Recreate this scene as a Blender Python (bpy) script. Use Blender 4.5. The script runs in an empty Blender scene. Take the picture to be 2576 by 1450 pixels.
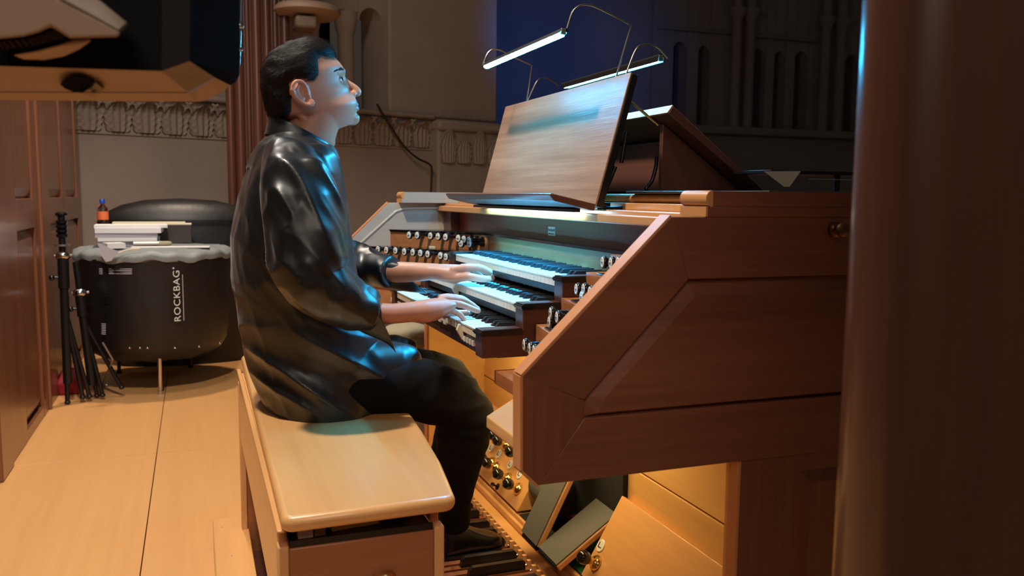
import bpy, bmesh, math, random
import numpy as np
from mathutils import Matrix, Vector
random.seed(7); rng = np.random.default_rng(7)
C = bpy.context.scene.collection
scene = bpy.context.scene

# ------------------------------------------------------------------ camera
W, H = 2576, 1450
FPX = 2130.0
YAW = math.atan(801 / 2130.0); PITCH = math.radians(6.2); ROLL = math.radians(0.57); CAMZ = 1.15
_cy, _sy = math.cos(YAW), math.sin(YAW)
CF = np.array([_sy * math.cos(PITCH), _cy * math.cos(PITCH), -math.sin(PITCH)])
_R0 = np.array([_cy, -_sy, 0.0]); _U0 = np.cross(_R0, CF)
CR = _R0 * math.cos(ROLL) + _U0 * math.sin(ROLL)
CU = _U0 * math.cos(ROLL) - _R0 * math.sin(ROLL)
CP = np.array([0, 0, CAMZ])
cam_data = bpy.data.cameras.new('camera'); cam = bpy.data.objects.new('camera', cam_data); C.objects.link(cam)
cam_data.sensor_width = 36.0; cam_data.lens = FPX / W * 36.0
cam_data.clip_start = 0.05; cam_data.clip_end = 100
cam.matrix_world = Matrix(((CR[0], CU[0], -CF[0], CP[0]), (CR[1], CU[1], -CF[1], CP[1]), (CR[2], CU[2], -CF[2], CP[2]), (0, 0, 0, 1)))
cam_data.dof.use_dof = True; cam_data.dof.focus_distance = 2.0; cam_data.dof.aperture_fstop = 6.5
scene.camera = cam

def ray(px, py): return CF + CR * (px - W / 2) / FPX - CU * (py - H / 2) / FPX
def at(px, py, X=None, Y=None, Z=None, D=None):
    """the point in the room seen at a pixel of the photograph, on the plane X=, Y= or Z=, or at depth D"""
    r = ray(px, py)
    if D is not None: t = D
    elif X is not None: t = (X - CP[0]) / r[0]
    elif Y is not None: t = (Y - CP[1]) / r[1]
    else: t = (Z - CP[2]) / r[2]
    return CP + r * t
def on_plane(px, py, p0, n):
    r = ray(px, py); p0 = np.asarray(p0, float); n = np.asarray(n, float)
    return CP + r * (np.dot(p0 - CP, n) / np.dot(r, n))

# ------------------------------------------------------------------ world, light, exposure
scene.view_settings.view_transform = 'Standard'; scene.view_settings.look = 'None'
scene.view_settings.gamma = 1.0; scene.view_settings.use_curve_mapping = False
scene.view_settings.exposure = 0.0
scene.cycles.use_denoising = True
scene.cycles.max_bounces = 8
world = bpy.data.worlds.new('world'); scene.world = world; world.use_nodes = True
bg = world.node_tree.nodes['Background']; bg.inputs[0].default_value = (0.75, 0.62, 0.52, 1); bg.inputs[1].default_value = 0.045

def lamp(name, kind, loc, target, power, color, size=0.3, size_y=None, spot=None, blend=0.5):
    d = bpy.data.lights.new(name, kind); d.energy = power; d.color = color
    if kind == 'AREA':
        d.size = size
        if size_y: d.shape = 'RECTANGLE'; d.size_y = size_y
    elif kind == 'SPOT':
        d.shadow_soft_size = size; d.spot_size = math.radians(spot); d.spot_blend = blend
    else: d.shadow_soft_size = size
    o = bpy.data.objects.new(name, d); C.objects.link(o); o.location = loc
    v = Vector(target) - Vector(loc)
    o.rotation_euler = v.to_track_quat('-Z', 'Y').to_euler()
    return o
lamp('gallery_spot', 'SPOT', (-0.35, 1.75, 3.7), (0.1, 2.5, 0.2), 385, (1.0, 0.90, 0.76), 0.10, spot=128, blend=0.5)
lamp('ceiling_lamp', 'SPOT', (-0.15, 5.45, 4.4), (-0.3, 4.7, 0.0), 420, (1.0, 0.80, 0.60), 0.10, spot=80, blend=0.7)
lamp('room_light', 'AREA', (-0.6, -1.6, 3.0), (0.8, 2.0, 0.6), 40, (1.0, 0.84, 0.70), 1.4)
lamp('added_key_light', 'AREA', (0.830, 2.16, 1.1140), (0.830, 2.16, 0.0), 16.0, (0.01, 0.45, 1.0), 0.70, 0.012)  # added unseen lamp under the desk ledge, brightens the keys
kl = bpy.data.objects['added_key_light']; kl.data.spread = math.radians(104); kl.rotation_euler = (math.radians(15), 0, math.radians(90))
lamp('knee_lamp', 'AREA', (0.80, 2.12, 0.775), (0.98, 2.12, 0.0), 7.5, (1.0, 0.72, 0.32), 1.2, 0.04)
lamp('added_ledge_light', 'AREA', (0.8425, 2.16, 1.1180), (1.2, 2.16, 1.0), 1.3, (0.42, 0.78, 1.0), 0.70, 0.006).rotation_euler = (math.radians(72), 0, math.radians(-90))  # added unseen lamp in the same place, brightens the front ledge
lamp('added_blue_spot', 'SPOT', (2.4, 5.0, 2.6), (5.0, 11.5, 3.0), 650, (0.02, 0.20, 1.0), 0.2, spot=34, blend=1.0)  # added spot, no such lamp there: throws blue onto the far wall
lamp('nave_warm', 'POINT', (-0.2, 4.2, 3.6), (0, 0, 0), 105, (1.0, 0.90, 0.82), 0.3)

# ------------------------------------------------------------------ materials
def s2l(c):
    return tuple(((v / 255.0) / 12.92 if v / 255.0 <= 0.04045 else ((v / 255.0 + 0.055) / 1.055) ** 2.4) for v in c)
def newmat(name):
    m = bpy.data.materials.new(name); m.use_nodes = True
    nt = m.node_tree; return m, nt, nt.nodes['Principled BSDF']
def plain(name, rgb, rough=0.5, metal=0.0, spec=0.5, bump=0.0, bscale=60.0, vary=0.0, emit=None, estr=0.0, sheen=0.0, coat=0.0):
    m, nt, b = newmat(name); N, L = nt.nodes, nt.links
    col = (*s2l(rgb), 1)
    b.inputs['Base Color'].default_value = col
    b.inputs['Roughness'].default_value = rough; b.inputs['Metallic'].default_value = metal
    b.inputs['Specular IOR Level'].default_value = spec
    if sheen: b.inputs['Sheen Weight'].default_value = sheen; b.inputs['Sheen Roughness'].default_value = 0.35
    if coat: b.inputs['Coat Weight'].default_value = coat; b.inputs['Coat Roughness'].default_value = 0.12
    if emit: b.inputs['Emission Color'].default_value = (*emit, 1); b.inputs['Emission Strength'].default_value = estr
    if bump or vary:
        tc = N.new('ShaderNodeTexCoord'); nz = N.new('ShaderNodeTexNoise'); nz.inputs['Scale'].default_value = bscale
        nz.inputs['Detail'].default_value = 5.0
        L.new(tc.outputs['Object'], nz.inputs['Vector'])
        if bump:
            bp = N.new('ShaderNodeBump'); bp.inputs['Strength'].default_value = bump; bp.inputs['Distance'].default_value = 0.01
            L.new(nz.outputs['Fac'], bp.inputs['Height']); L.new(bp.outputs['Normal'], b.inputs['Normal'])
        if vary:
            mx = N.new('ShaderNodeMix'); mx.data_type = 'RGBA'
            mx.inputs[6].default_value = tuple(v * (1 - vary) for v in col[:3]) + (1,)
            mx.inputs[7].default_value = tuple(min(1, v * (1 + vary)) for v in col[:3]) + (1,)
            nz2 = N.new('ShaderNodeTexNoise'); nz2.inputs['Scale'].default_value = bscale * 0.12; nz2.inputs['Detail'].default_value = 6
            L.new(tc.outputs['Object'], nz2.inputs['Vector'])
            L.new(nz2.outputs['Fac'], mx.inputs[0]); L.new(mx.outputs[2], b.inputs['Base Color'])
    return m
def wood(name, light, dark, axis='X', fine=1.0, rough=0.35, contrast=1.0, coat=0.0, bump=0.08, wave=0.5):
    """wood grain running along one axis: stretched noise plus soft bands"""
    m, nt, b = newmat(name); N, L = nt.nodes, nt.links
    tc = N.new('ShaderNodeTexCoord'); mp = N.new('ShaderNodeMapping')
    big, small = 55 * fine, 2.2 * fine
    sc = {'X': (small, big, big), 'Y': (big, small, big), 'Z': (big, big, small)}[axis]
    mp.inputs['Scale'].default_value = sc
    L.new(tc.outputs['Object'], mp.inputs['Vector'])
    n1 = N.new('ShaderNodeTexNoise'); n1.inputs['Scale'].default_value = 1.0; n1.inputs['Detail'].default_value = 8; n1.inputs['Roughness'].default_value = 0.7
    L.new(mp.outputs[0], n1.inputs['Vector'])
    mp2 = N.new('ShaderNodeMapping'); mp2.inputs['Scale'].default_value = tuple(v * 0.16 for v in sc)
    L.new(tc.outputs['Object'], mp2.inputs['Vector'])
    n2 = N.new('ShaderNodeTexNoise'); n2.inputs['Scale'].default_value = 1.0; n2.inputs['Detail'].default_value = 4; n2.inputs['Distortion'].default_value = 0.6
    L.new(mp2.outputs[0], n2.inputs['Vector'])
    mm = N.new('ShaderNodeMix'); mm.data_type = 'FLOAT'; mm.inputs[0].default_value = wave
    L.new(n1.outputs['Fac'], mm.inputs[2]); L.new(n2.outputs['Fac'], mm.inputs[3])
    cr = N.new('ShaderNodeValToRGB')
    w = 0.22 / contrast
    cr.color_ramp.elements[0].position = max(0, 0.5 - w); cr.color_ramp.elements[0].color = (*s2l(dark), 1)
    cr.color_ramp.elements[1].position = min(1, 0.5 + w); cr.color_ramp.elements[1].color = (*s2l(light), 1)
    L.new(mm.outputs[0], cr.inputs[0]); L.new(cr.outputs[0], b.inputs['Base Color'])
    b.inputs['Roughness'].default_value = rough
    if coat: b.inputs['Coat Weight'].default_value = coat; b.inputs['Coat Roughness'].default_value = 0.15
    if bump:
        bp = N.new('ShaderNodeBump'); bp.inputs['Strength'].default_value = bump; bp.inputs['Distance'].default_value = 0.004
        L.new(n1.outputs['Fac'], bp.inputs['Height']); L.new(bp.outputs['Normal'], b.inputs['Normal'])
    return m
M = {}
M['veneer'] = wood('veneer', (138, 82, 56), (98, 54, 36), 'X', 1.5, 0.42, 1.0)
M['veneer_z'] = wood('veneer_z', (132, 78, 53), (98, 54, 36), 'Z', 1.5, 0.42, 1.0)
M['edge'] = wood('edge', (205, 140, 90), (180, 115, 70), 'Z', 1.0, 0.4)
M['inner'] = wood('inner', (190, 122, 76), (135, 78, 46), 'Y', 1.0, 0.35, 1.2)
M['inner_dark'] = wood('inner_dark', (92, 52, 40), (62, 34, 27), 'X', 1.0, 0.3)
M['ledge_wood'] = wood('ledge_wood', (215, 160, 105), (185, 125, 75), 'Y', 1.0, 0.3)
M['knee'] = wood('knee', (225, 180, 112), (200, 148, 84), 'Y', 1.0, 0.4, 0.9)
M['beech'] = wood('beech', (228, 174, 112), (206, 150, 92), 'Y', 1.2, 0.33, 0.8, coat=0.25)
M['beech_x'] = wood('beech_x', (228, 176, 122), (205, 150, 98), 'X', 1.2, 0.4, 0.8)
M['bench_end'] = wood('bench_end', (172, 112, 72), (138, 84, 52), 'X', 1.2, 0.4, 0.8)
M['floor'] = wood('floor', (218, 164, 104), (198, 142, 86), 'Y', 0.6, 0.45, 0.8)
M['desk'] = wood('desk', (188, 148, 120), (134, 98, 78), 'Y', 0.8, 0.36, 1.5, coat=0.16, bump=0.35)
M['desk'].node_tree.nodes['Principled BSDF'].inputs['Coat Roughness'].default_value = 0.25
M['walnut'] = wood('walnut', (120, 76, 62), (84, 50, 40), 'Y', 1.0, 0.3, 1.0)
M['walnut_y'] = wood('walnut_y', (136, 86, 62), (96, 56, 42), 'Y', 1.0, 0.3, 1.0)
M['case'] = wood('case', (94, 55, 39), (66, 38, 28), 'Z', 0.8, 0.33, 1.0, coat=0.2)
M['case_wall'] = wood('case_wall', (142, 90, 62), (98, 60, 42), 'Z', 0.8, 0.34, 1.0, coat=0.3)
M['pillar'] = wood('pillar', (84, 50, 36), (60, 35, 26), 'Z', 0.9, 0.3, 0.9, coat=0.6)
M['black'] = plain('black', (22, 21, 22), 0.35)
M['cool_lit_side'] = wood('cool_lit_side', (186, 178, 164), (164, 156, 144), 'X', 1.0, 0.3, 0.8, coat=0.3)  # greyed copy of the side wood, cool lamp light put in its colour
M['black_gloss'] = plain('black_gloss', (14, 14, 16), 0.2, coat=0.4)
M['black_metal'] = plain('black_metal', (26, 26, 28), 0.32, 0.3)
M['ivory'] = plain('ivory', (232, 230, 222), 0.22, coat=0.3)
M['keyfront'] = plain('keyfront', (222, 208, 186), 0.35)
M['ebony'] = plain('ebony', (30, 29, 31), 0.3)
M['brass'] = plain('brass', (214, 182, 116), 0.22, 1.0)
M['chrome'] = plain('chrome', (200, 200, 205), 0.15, 1.0)
M['rubber'] = plain('rubber', (92, 92, 88), 0.7, bump=0.2, bscale=300)
M['deep_black'] = plain('deep_black', (4, 4, 4), 0.9, spec=0.05)
M['rib'] = plain('rib', (70, 60, 52), 0.6)
M['felt_green'] = plain('felt_green', (18, 92, 58), 0.9)
M['paper'] = plain('paper', (226, 224, 226), 0.7)
M['paper_grey'] = plain('paper_grey', (176, 172, 184), 0.7)
M['cream'] = plain('cream', (222, 212, 186), 0.6)
M['label'] = plain('label', (222, 228, 222), 0.35)
M['ink'] = plain('ink', (32, 34, 40), 0.6)
M['stone'] = plain('stone', (150, 132, 118), 0.9, bump=0.35, bscale=22, vary=0.16)
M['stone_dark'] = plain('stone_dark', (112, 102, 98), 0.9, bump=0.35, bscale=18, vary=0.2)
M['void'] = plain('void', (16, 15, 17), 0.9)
M['cover'] = plain('cover', (22, 21, 22), 0.45, bump=0.35, bscale=9)
M['lining'] = plain('lining', (128, 134, 136), 0.5, bump=0.3, bscale=25)
M['orange'] = plain('orange', (226, 112, 62), 0.4)
M['blue_cap'] = plain('blue_cap', (24, 66, 176), 0.35)
M['red'] = plain('red', (152, 26, 40), 0.6)
M['red_bright'] = plain('red_bright', (236, 70, 40), 0.5)
M['khaki'] = plain('khaki', (150, 142, 118), 0.8, bump=0.3, bscale=30)
M['bookgreen'] = plain('bookgreen', (206, 196, 96), 0.5)
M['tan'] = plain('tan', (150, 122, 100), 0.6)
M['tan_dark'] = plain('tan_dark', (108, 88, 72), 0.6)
M['housing'] = plain('housing', (14, 15, 17), 0.75, spec=0.12)
M['housing_lit'] = plain('housing_lit', (40, 40, 41), 0.75, spec=0.15)
M['skin'] = plain('skin', (192, 132, 106), 0.45, vary=0.07, bscale=70, bump=0.04)
M['skin'].node_tree.nodes['Principled BSDF'].inputs['Subsurface Weight'].default_value = 0.12
M['skin'].node_tree.nodes['Principled BSDF'].inputs['Subsurface Radius'].default_value = (0.012, 0.005, 0.003)
M['nail'] = plain('nail', (226, 178, 160), 0.25)
M['lip'] = plain('lip', (176, 112, 106), 0.4)
M['hair'] = plain('hair', (27, 20, 17), 0.55, spec=0.22)
M['satin'] = plain('satin', (9, 9, 11), 0.36, spec=0.8, sheen=0.10)
M['trousers'] = plain('trousers', (15, 14, 15), 0.8, spec=0.15)
M['shoe'] = plain('shoe', (13, 12, 12), 0.28)
M['eyewhite'] = plain('eyewhite', (214, 210, 206), 0.2)
M['iris'] = plain('iris', (44, 32, 26), 0.12)
M['led'] = plain('led', (255, 255, 255), 0.4, emit=(0.03, 0.52, 1.0), estr=300.0)
def clear_mat(name, rgb, rough=0.05):
    m, nt, b = newmat(name); b.inputs['Base Color'].default_value = (*s2l(rgb), 1); b.inputs['Transmission Weight'].default_value = 1.0
    b.inputs['Roughness'].default_value = rough; b.inputs['IOR'].default_value = 1.33; return m
M['clear'] = clear_mat('clear', (236, 240, 242))

M['jamb'] = wood('jamb', (198, 132, 84), (150, 92, 56), 'Y', 1.3, 0.32, 1.2)
M['beech_z'] = wood('beech_z', (228, 176, 122), (205, 150, 98), 'Z', 1.2, 0.4, 0.8)
M['pedal_wood'] = wood('pedal_wood', (150, 92, 62), (108, 64, 44), 'X', 1.2, 0.4, 0.9)
M['brass_old'] = plain('brass_old', (128, 96, 70), 0.35, 1.0)
M['chrome_dull'] = plain('chrome_dull', (150, 148, 142), 0.35, 0.8)
M['steel'] = plain('steel', (190, 182, 168), 0.3, 1.0)
M['box_brown'] = plain('box_brown', (62, 52, 50), 0.5)
M['drink'] = plain('drink', (70, 40, 30), 0.2)

# ------------------------------------------------------------------ mesh helpers
class MB:
    def __init__(s): s.v = []; s.f = []; s.mi = []; s.cur = 0
    def add(s, vs, fs):
        o = len(s.v); s.v += [tuple(map(float, p)) for p in vs]; s.f += [tuple(o + i for i in f) for f in fs]; s.mi += [s.cur] * len(fs); return s
    def box(s, x0, x1, y0, y1, z0, z1):
        vs = [(x, y, z) for z in (z0, z1) for y in (y0, y1) for x in (x0, x1)]
        return s.add(vs, [(0, 2, 3, 1), (4, 5, 7, 6), (0, 1, 5, 4), (2, 6, 7, 3), (0, 4, 6, 2), (1, 3, 7, 5)])
    def prism(s, poly, axis, a, b):
        """polygon (2-D, in the two other axes in order) extruded from a to b along axis"""
        n = len(poly)
        def P(p, t):
            return (t, p[0], p[1]) if axis == 'X' else (p[0], t, p[1]) if axis == 'Y' else (p[0], p[1], t)
        vs = [P(p, a) for p in poly] + [P(p, b) for p in poly]
        fs = [tuple(range(n)), tuple(range(2 * n - 1, n - 1, -1))] + [(i, i + n, (i + 1) % n + n, (i + 1) % n) for i in range(n)]
        return s.add(vs, fs)
    def loft(s, rings, closed=True, cap=True):
        n = len(rings[0]); vs = [p for r in rings for p in r]; fs = []
        for k in range(len(rings) - 1):
            for i in range(n if closed else n - 1):
                j = (i + 1) % n
                fs.append((k * n + i, k * n + j, (k + 1) * n + j, (k + 1) * n + i))
        if cap and closed:
            fs.append(tuple(range(n - 1, -1, -1))); fs.append(tuple((len(rings) - 1) * n + i for i in range(n)))
        return s.add(vs, fs)
    def tube(s, pts, rad, n=10, flat=None):
        """swept tube; rad a number or list; flat=(axis vector, ratio) squashes it"""
        pts = [np.asarray(p, float) for p in pts]; m = len(pts)
        rad = [rad] * m if np.isscalar(rad) else list(rad)
        rings = []; prev = None
        for i in range(m):
            t = pts[min(i + 1, m - 1)] - pts[max(i - 1, 0)]; t = t / (np.linalg.norm(t) + 1e-12)
            if prev is None:
                a = np.array([0, 0, 1.0]) if abs(t[2]) < 0.9 else np.array([0, 1.0, 0])
                u = np.cross(t, a)
            else: u = prev - t * np.dot(prev, t)
            u = u / np.linalg.norm(u); w = np.cross(t, u); prev = u
            ring = []
            for k in range(n):
                an = 2 * math.pi * k / n; d = u * math.cos(an) + w * math.sin(an)
                if flat is not None:
                    ax = np.asarray(flat[0], float); ax = ax / np.linalg.norm(ax); d = d - ax * np.dot(d, ax) * (1 - flat[1])
                ring.append(pts[i] + d * rad[i])
            rings.append(ring)
        return s.loft(rings)
    def lathe(s, prof, origin, axis=(0, 0, 1), n=24):
        """prof: list of (radius, height along axis)"""
        ax = np.asarray(axis, float); ax /= np.linalg.norm(ax)
        a = np.array([1.0, 0, 0]) if abs(ax[0]) < 0.9 else np.array([0, 1.0, 0])
        u = np.cross(ax, a); u /= np.linalg.norm(u); w = np.cross(ax, u); o = np.asarray(origin, float)
        rings = [[o + ax * h + (u * math.cos(2 * math.pi * k / n) + w * math.sin(2 * math.pi * k / n)) * max(r, 1e-5) for k in range(n)] for r, h in prof]
        return s.loft(rings)
    def ball(s, c, r, n=14, m=9, axes=None):
        c = np.asarray(c, float); r = (r, r, r) if np.isscalar(r) else r
        A = np.eye(3) if axes is None else np.asarray(axes, float)
        rings = []
        for i in range(m + 1):
            ph = math.pi * (i / m) if 0 < i < m else (0.02 if i == 0 else math.pi - 0.02)
            rings.append([c + A[0] * (r[0] * math.sin(ph) * math.cos(2 * math.pi * k / n)) + A[1] * (r[1] * math.sin(ph) * math.sin(2 * math.pi * k / n)) + A[2] * (-r[2] * math.cos(ph)) for k in range(n)])
        return s.loft(rings)
    def mesh(s, name, mats):
        me = bpy.data.meshes.new(name); me.from_pydata(s.v, [], s.f)
        for m in (mats if isinstance(mats, (list, tuple)) else [mats]): me.materials.append(M[m] if isinstance(m, str) else m)
        me.polygons.foreach_set('material_index', s.mi)
        bm = bmesh.new(); bm.from_mesh(me); bmesh.ops.recalc_face_normals(bm, faces=bm.faces); bm.to_mesh(me); bm.free()
        me.update(); return me
    def build(s, name, mat, parent=None, smooth=False, bevel=0.0, seg=2, loc=None):
        return link(name, s.mesh(name, mat), parent, smooth, bevel, seg)
def link(name, me, parent=None, smooth=False, bevel=0.0, seg=2, loc=None):
    o = bpy.data.objects.new(name, me); C.objects.link(o)
    if smooth: me.polygons.foreach_set('use_smooth', [True] * len(me.polygons))
    if bevel:
        b = o.modifiers.new('bevel', 'BEVEL'); b.width = bevel; b.segments = seg; b.limit_method = 'ANGLE'; b.angle_limit = math.radians(40)
        me.polygons.foreach_set('use_smooth', [True] * len(me.polygons))
        try:
            b.harden_normals = False
            me.set_sharp_from_angle(angle=math.radians(60))
        except Exception: pass
    elif smooth:
        try: me.set_sharp_from_angle(angle=math.radians(50))
        except Exception: pass
    if loc is not None: o.location = loc
    if parent is not None:
        o.parent = parent
        if parent.type == 'EMPTY': o.matrix_parent_inverse = Matrix.Translation(-parent.location)
    return o
def put(name, me, parent, loc, rot=None):
    """an instance of a shared mesh at a place in the room, under a part or thing"""
    o = bpy.data.objects.new(name, me); C.objects.link(o); o.location = loc
    if rot is not None: o.rotation_euler = rot
    if parent is not None:
        o.parent = parent
        base = Vector((0, 0, 0)) if parent.type != 'EMPTY' else parent.location
        if parent.type == 'EMPTY': o.matrix_parent_inverse = Matrix.Translation(-base)
    return o
def thing(name, label, cat, loc=(0, 0, 0), group=None):
    o = bpy.data.objects.new(name, None); C.objects.link(o); o.location = loc; o.empty_display_size = 0.05
    o['label'] = label; o['category'] = cat
    if group: o['group'] = group
    return o
def tag(o, label, cat, group=None):
    o['label'] = label; o['category'] = cat
    if group: o['group'] = group
    return o
def struct(o): o['kind'] = 'structure'; return o
def arc(c, r, a0, a1, n, ex, ey):
    c = np.asarray(c, float); ex = np.asarray(ex, float); ey = np.asarray(ey, float)
    return [c + ex * r * math.cos(a0 + (a1 - a0) * i / n) + ey * r * math.sin(a0 + (a1 - a0) * i / n) for i in range(n + 1)]
def spline(pts, n=8):
    """Catmull-Rom through points"""
    P = [np.asarray(p, float) for p in pts]; P = [2 * P[0] - P[1]] + P + [2 * P[-1] - P[-2]]; out = []
    for i in range(1, len(P) - 2):
        for k in range(n):
            t = k / n; a, b, c, d = P[i - 1], P[i], P[i + 1], P[i + 2]
            out.append(0.5 * ((2 * b) + (c - a) * t + (2 * a - 5 * b + 4 * c - d) * t * t + (3 * b - a - 3 * c + d) * t ** 3))
    out.append(P[-2]); return out
def text_mesh(name, body, size, mat, depth=0.0006, spacing=1.0):
    cu = bpy.data.curves.new(name, 'FONT'); cu.body = body; cu.size = size; cu.extrude = depth; cu.align_x = 'CENTER'; cu.align_y = 'CENTER'; cu.space_character = spacing
    o = bpy.data.objects.new(name, cu); C.objects.link(o)
    me = bpy.data.meshes.new_from_object(o.evaluated_get(bpy.context.evaluated_depsgraph_get()))
    bpy.data.objects.remove(o); me.materials.clear(); me.materials.append(M[mat]); return me
# ================================================================== THE SETTING
# ------------------------------------------------------------------ floor: plywood sheets on a platform
fl = struct(MB().box(-3.2, 5.0, -0.4, 6.9, -0.08, -0.018).build('floor', 'inner_dark'))
xs = [-3.2, -1.42, -0.182, 1.06, 2.3, 5.0]; ys = [-0.4, 1.47, 3.97, 6.47, 6.9]
for i in range(len(xs) - 1):
    for j in range(len(ys) - 1):
        MB().box(xs[i] + 0.0015, xs[i + 1] - 0.0015, ys[j] + 0.0015, ys[j + 1] - 0.0015, -0.018, 0).build('floor_panel', 'floor', fl, bevel=0.001, seg=1)
struct(MB().box(-6, 16, 6.9, 14, -0.4, -0.1).build('floor', 'stone_dark'))

# ------------------------------------------------------------------ panelled wooden wall on the left
WX = -0.744
wl = struct(MB().box(WX - 0.09, WX - 0.03, 3.95, 6.72, 0, 2.3).build('wall_left', 'case_wall'))
def wy(px): return float(at(px, 490, X=WX)[1])
# upright stiles, cross rails and raised fields (px of their edges in the photograph)
ed = [(3.97, wy(38)), (wy(84), wy(96)), (wy(99), wy(124)), (wy(158), 5.98), (6.55, 6.72)]
for a, b in ed: MB().box(WX - 0.03, WX, a, b, 0, 2.3).build('stile', 'case_wall', wl, bevel=0.004)
for (a, b) in ((wy(38), wy(84)), (wy(124), wy(158)), (5.98, 6.55)):
    for z0, z1 in ((0, 0.055), (0.97, 1.115), (2.2, 2.3)):
        MB().box(WX - 0.03, WX - 0.001, a, b, z0, z1).build('rail', 'case_wall', wl, bevel=0.003)
    for z0, z1 in ((0.055, 0.97), (1.115, 2.2)):
        m = MB(); g = 0.012; k = 0.05
        o = [(a + g, z0 + g), (b - g, z0 + g), (b - g, z1 - g), (a + g, z1 - g)]; q = [(a + k, z0 + k), (b - k, z0 + k), (b - k, z1 - k), (a + k, z1 - k)]
        m.loft([[(WX - 0.032, *p) for p in o], [(WX - 0.024, *p) for p in o], [(WX - 0.008, *p) for p in q]]); m.build('raised_panel', 'case_wall', wl)
cy = wy(97.5)
MB().tube([(WX + 0.002, cy, 0.0), (WX + 0.002, cy, 2.3)], 0.012, 8).build('bead', 'case_wall', wl, smooth=True)
# corner post nearer the camera
struct(MB().box(-1.3, WX + 0.01, 3.75, 3.97, 0, 2.3).build('trim_1', 'case_wall', bevel=0.006))

# ------------------------------------------------------------------ moulded case post behind the organist
p0, p1 = at(578, 885, Z=0), at(640, 893, Z=0)
px0, py0 = 0.235, 6.33
post = struct(MB().box(px0 + 0.03, px0 + 0.44, py0 + 0.03, py0 + 0.4, 0, 3.4).build('pillar', 'case'))
for i, (dx, r) in enumerate(((0.03, 0.030), (0.095, 0.034), (0.155, 0.018), (0.215, 0.036), (0.285, 0.03), (0.345, 0.02), (0.41, 0.034))):
    MB().lathe([(r, 0.0), (r, 3.4)], (px0 + dx, py0 + 0.03, 0), n=20).build('shaft', 'case', post, smooth=True)
MB().box(px0 - 0.02, px0 + 0.46, py0 - 0.03, py0 + 0.4, 0, 0.05).build('plinth', 'case', post, bevel=0.01)
# bracket and little roof seen over his hair
b0 = at(690, 12, Y=6.25); b1 = at(862, 12, Y=6.25)
m = MB(); w = b1[0] - b0[0]
m.lathe([(0.0, -0.03), (w * 0.42, -0.03), (w * 0.5, 0.0), (w * 0.5, 0.02), (w * 0.44, 0.05), (0.0, 0.05)], (0.5 * (b0[0] + b1[0]), 6.35, b0[2] - 0.02), n=32)
m.build('cornice_disc', 'tan', post, smooth=True)
c0 = at(742, 52, Y=6.2); MB().box(c0[0], c0[0] + 0.15, 6.16, 6.38, c0[2] - 0.05, c0[2] + 0.035).build('bracket', 'tan_dark', post, bevel=0.02)

# ------------------------------------------------------------------ the stone wall of the church, turned 19 degrees to the console
A = math.radians(19); EU = np.array([math.cos(A), math.sin(A), 0]); EN = np.array([math.sin(A), -math.cos(A), 0]); W0 = np.array([-0.95, 6.85, 0.0])
def wall_uv(px, py, out=0.0):
    p = on_plane(px, py, W0 + EN * out, EN); return float(np.dot(p - W0, EU)), float(p[2])
def WP(u, z, out): return W0 + EU * u + EN * out + np.array([0, 0, z])
def wbox(mb, u0, u1, z0, z1, o0, o1):
    vs = [WP(u, z, o) for z in (z0, z1) for o in (o0, o1) for u in (u0, u1)]
    return mb.add(vs, [(0, 2, 3, 1), (4, 5, 7, 6), (0, 1, 5, 4), (2, 6, 7, 3), (0, 4, 6, 2), (1, 3, 7, 5)])
def wprism(mb, poly, o0, o1):
    n = len(poly); vs = [WP(u, z, o0) for u, z in poly] + [WP(u, z, o1) for u, z in poly]
    return mb.add(vs, [tuple(range(n)), tuple(range(2 * n - 1, n - 1, -1))] + [(i, i + n, (i + 1) % n + n, (i + 1) % n) for i in range(n)])
u_pier0 = wall_uv(1087, 350)[0]; u_pier1 = wall_uv(1252, 200)[0]; zf0 = wall_uv(568, 346)[1]; zf1 = wall_uv(568, 262)[1]
m = MB(); wbox(m, -1.2, u_pier1, -0.4, zf1 + 0.02, -0.5, 0)
wb = struct(m.build('wall_back', 'stone'))
# cornice over the frieze
m = MB(); wbox(m, -1.2, u_pier0, zf1, zf1 + 0.05, -0.1, 0.07); m.build('cornice', 'stone', wb, bevel=0.02)
m = MB(); wbox(m, -1.2, u_pier0, zf0 - 0.025, zf0, -0.1, 0.012); m.build('string_course', 'stone', wb, bevel=0.005)
# carved leaves of the frieze, one mesh shared: an upright lobed leaf curling forward at the tip
def leaf_mesh(name, w, h, lobes, curl):
    m = MB(); NU, NV = 2 * lobes + 1, 11; rows = []
    for j in range(NV):
        t = j / (NV - 1); half = w * 0.5 * (0.80 + 0.22 * math.sin(t * 3.1)) * (1 if t < 0.55 else 1 - (t - 0.55) * 1.1) * (1.06 if j % 2 else 0.93); row = []
        for i in range(NU):
            s = i / (NU - 1) * 2 - 1
            ridge = 0.5 + 0.5 * math.cos(i * math.pi); out = 0.008 + 0.020 * ridge + 0.02 * (1 - s * s) + curl * max(0, t - 0.55) ** 2 * 3
            z = h * (t - 0.10 * s * s * t) - (curl * 1.2 * max(0, t - 0.88))
            row.append((s * half, -out, z))
        rows.append(row)
    back = [[(p[0], 0.02, p[2]) for p in r] for r in rows]
    for j in range(NV - 1):
        for i in range(NU - 1):
            m.add([rows[j][i], rows[j][i + 1], rows[j + 1][i + 1], rows[j + 1][i]], [(0, 1, 2, 3)])
    edge = rows[0] + [r[-1] for r in rows[1:]] + rows[-1][-2::-1] + [r[0] for r in rows[-2:0:-1]]
    eb = [(p[0], 0.02, p[2]) for p in edge]; n = len(edge)
    m.add(edge + eb, [(i, (i + 1) % n, (i + 1) % n + n, i + n) for i in range(n)])
    return m.mesh(name, 'stone')
hz = zf1 - zf0
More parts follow.
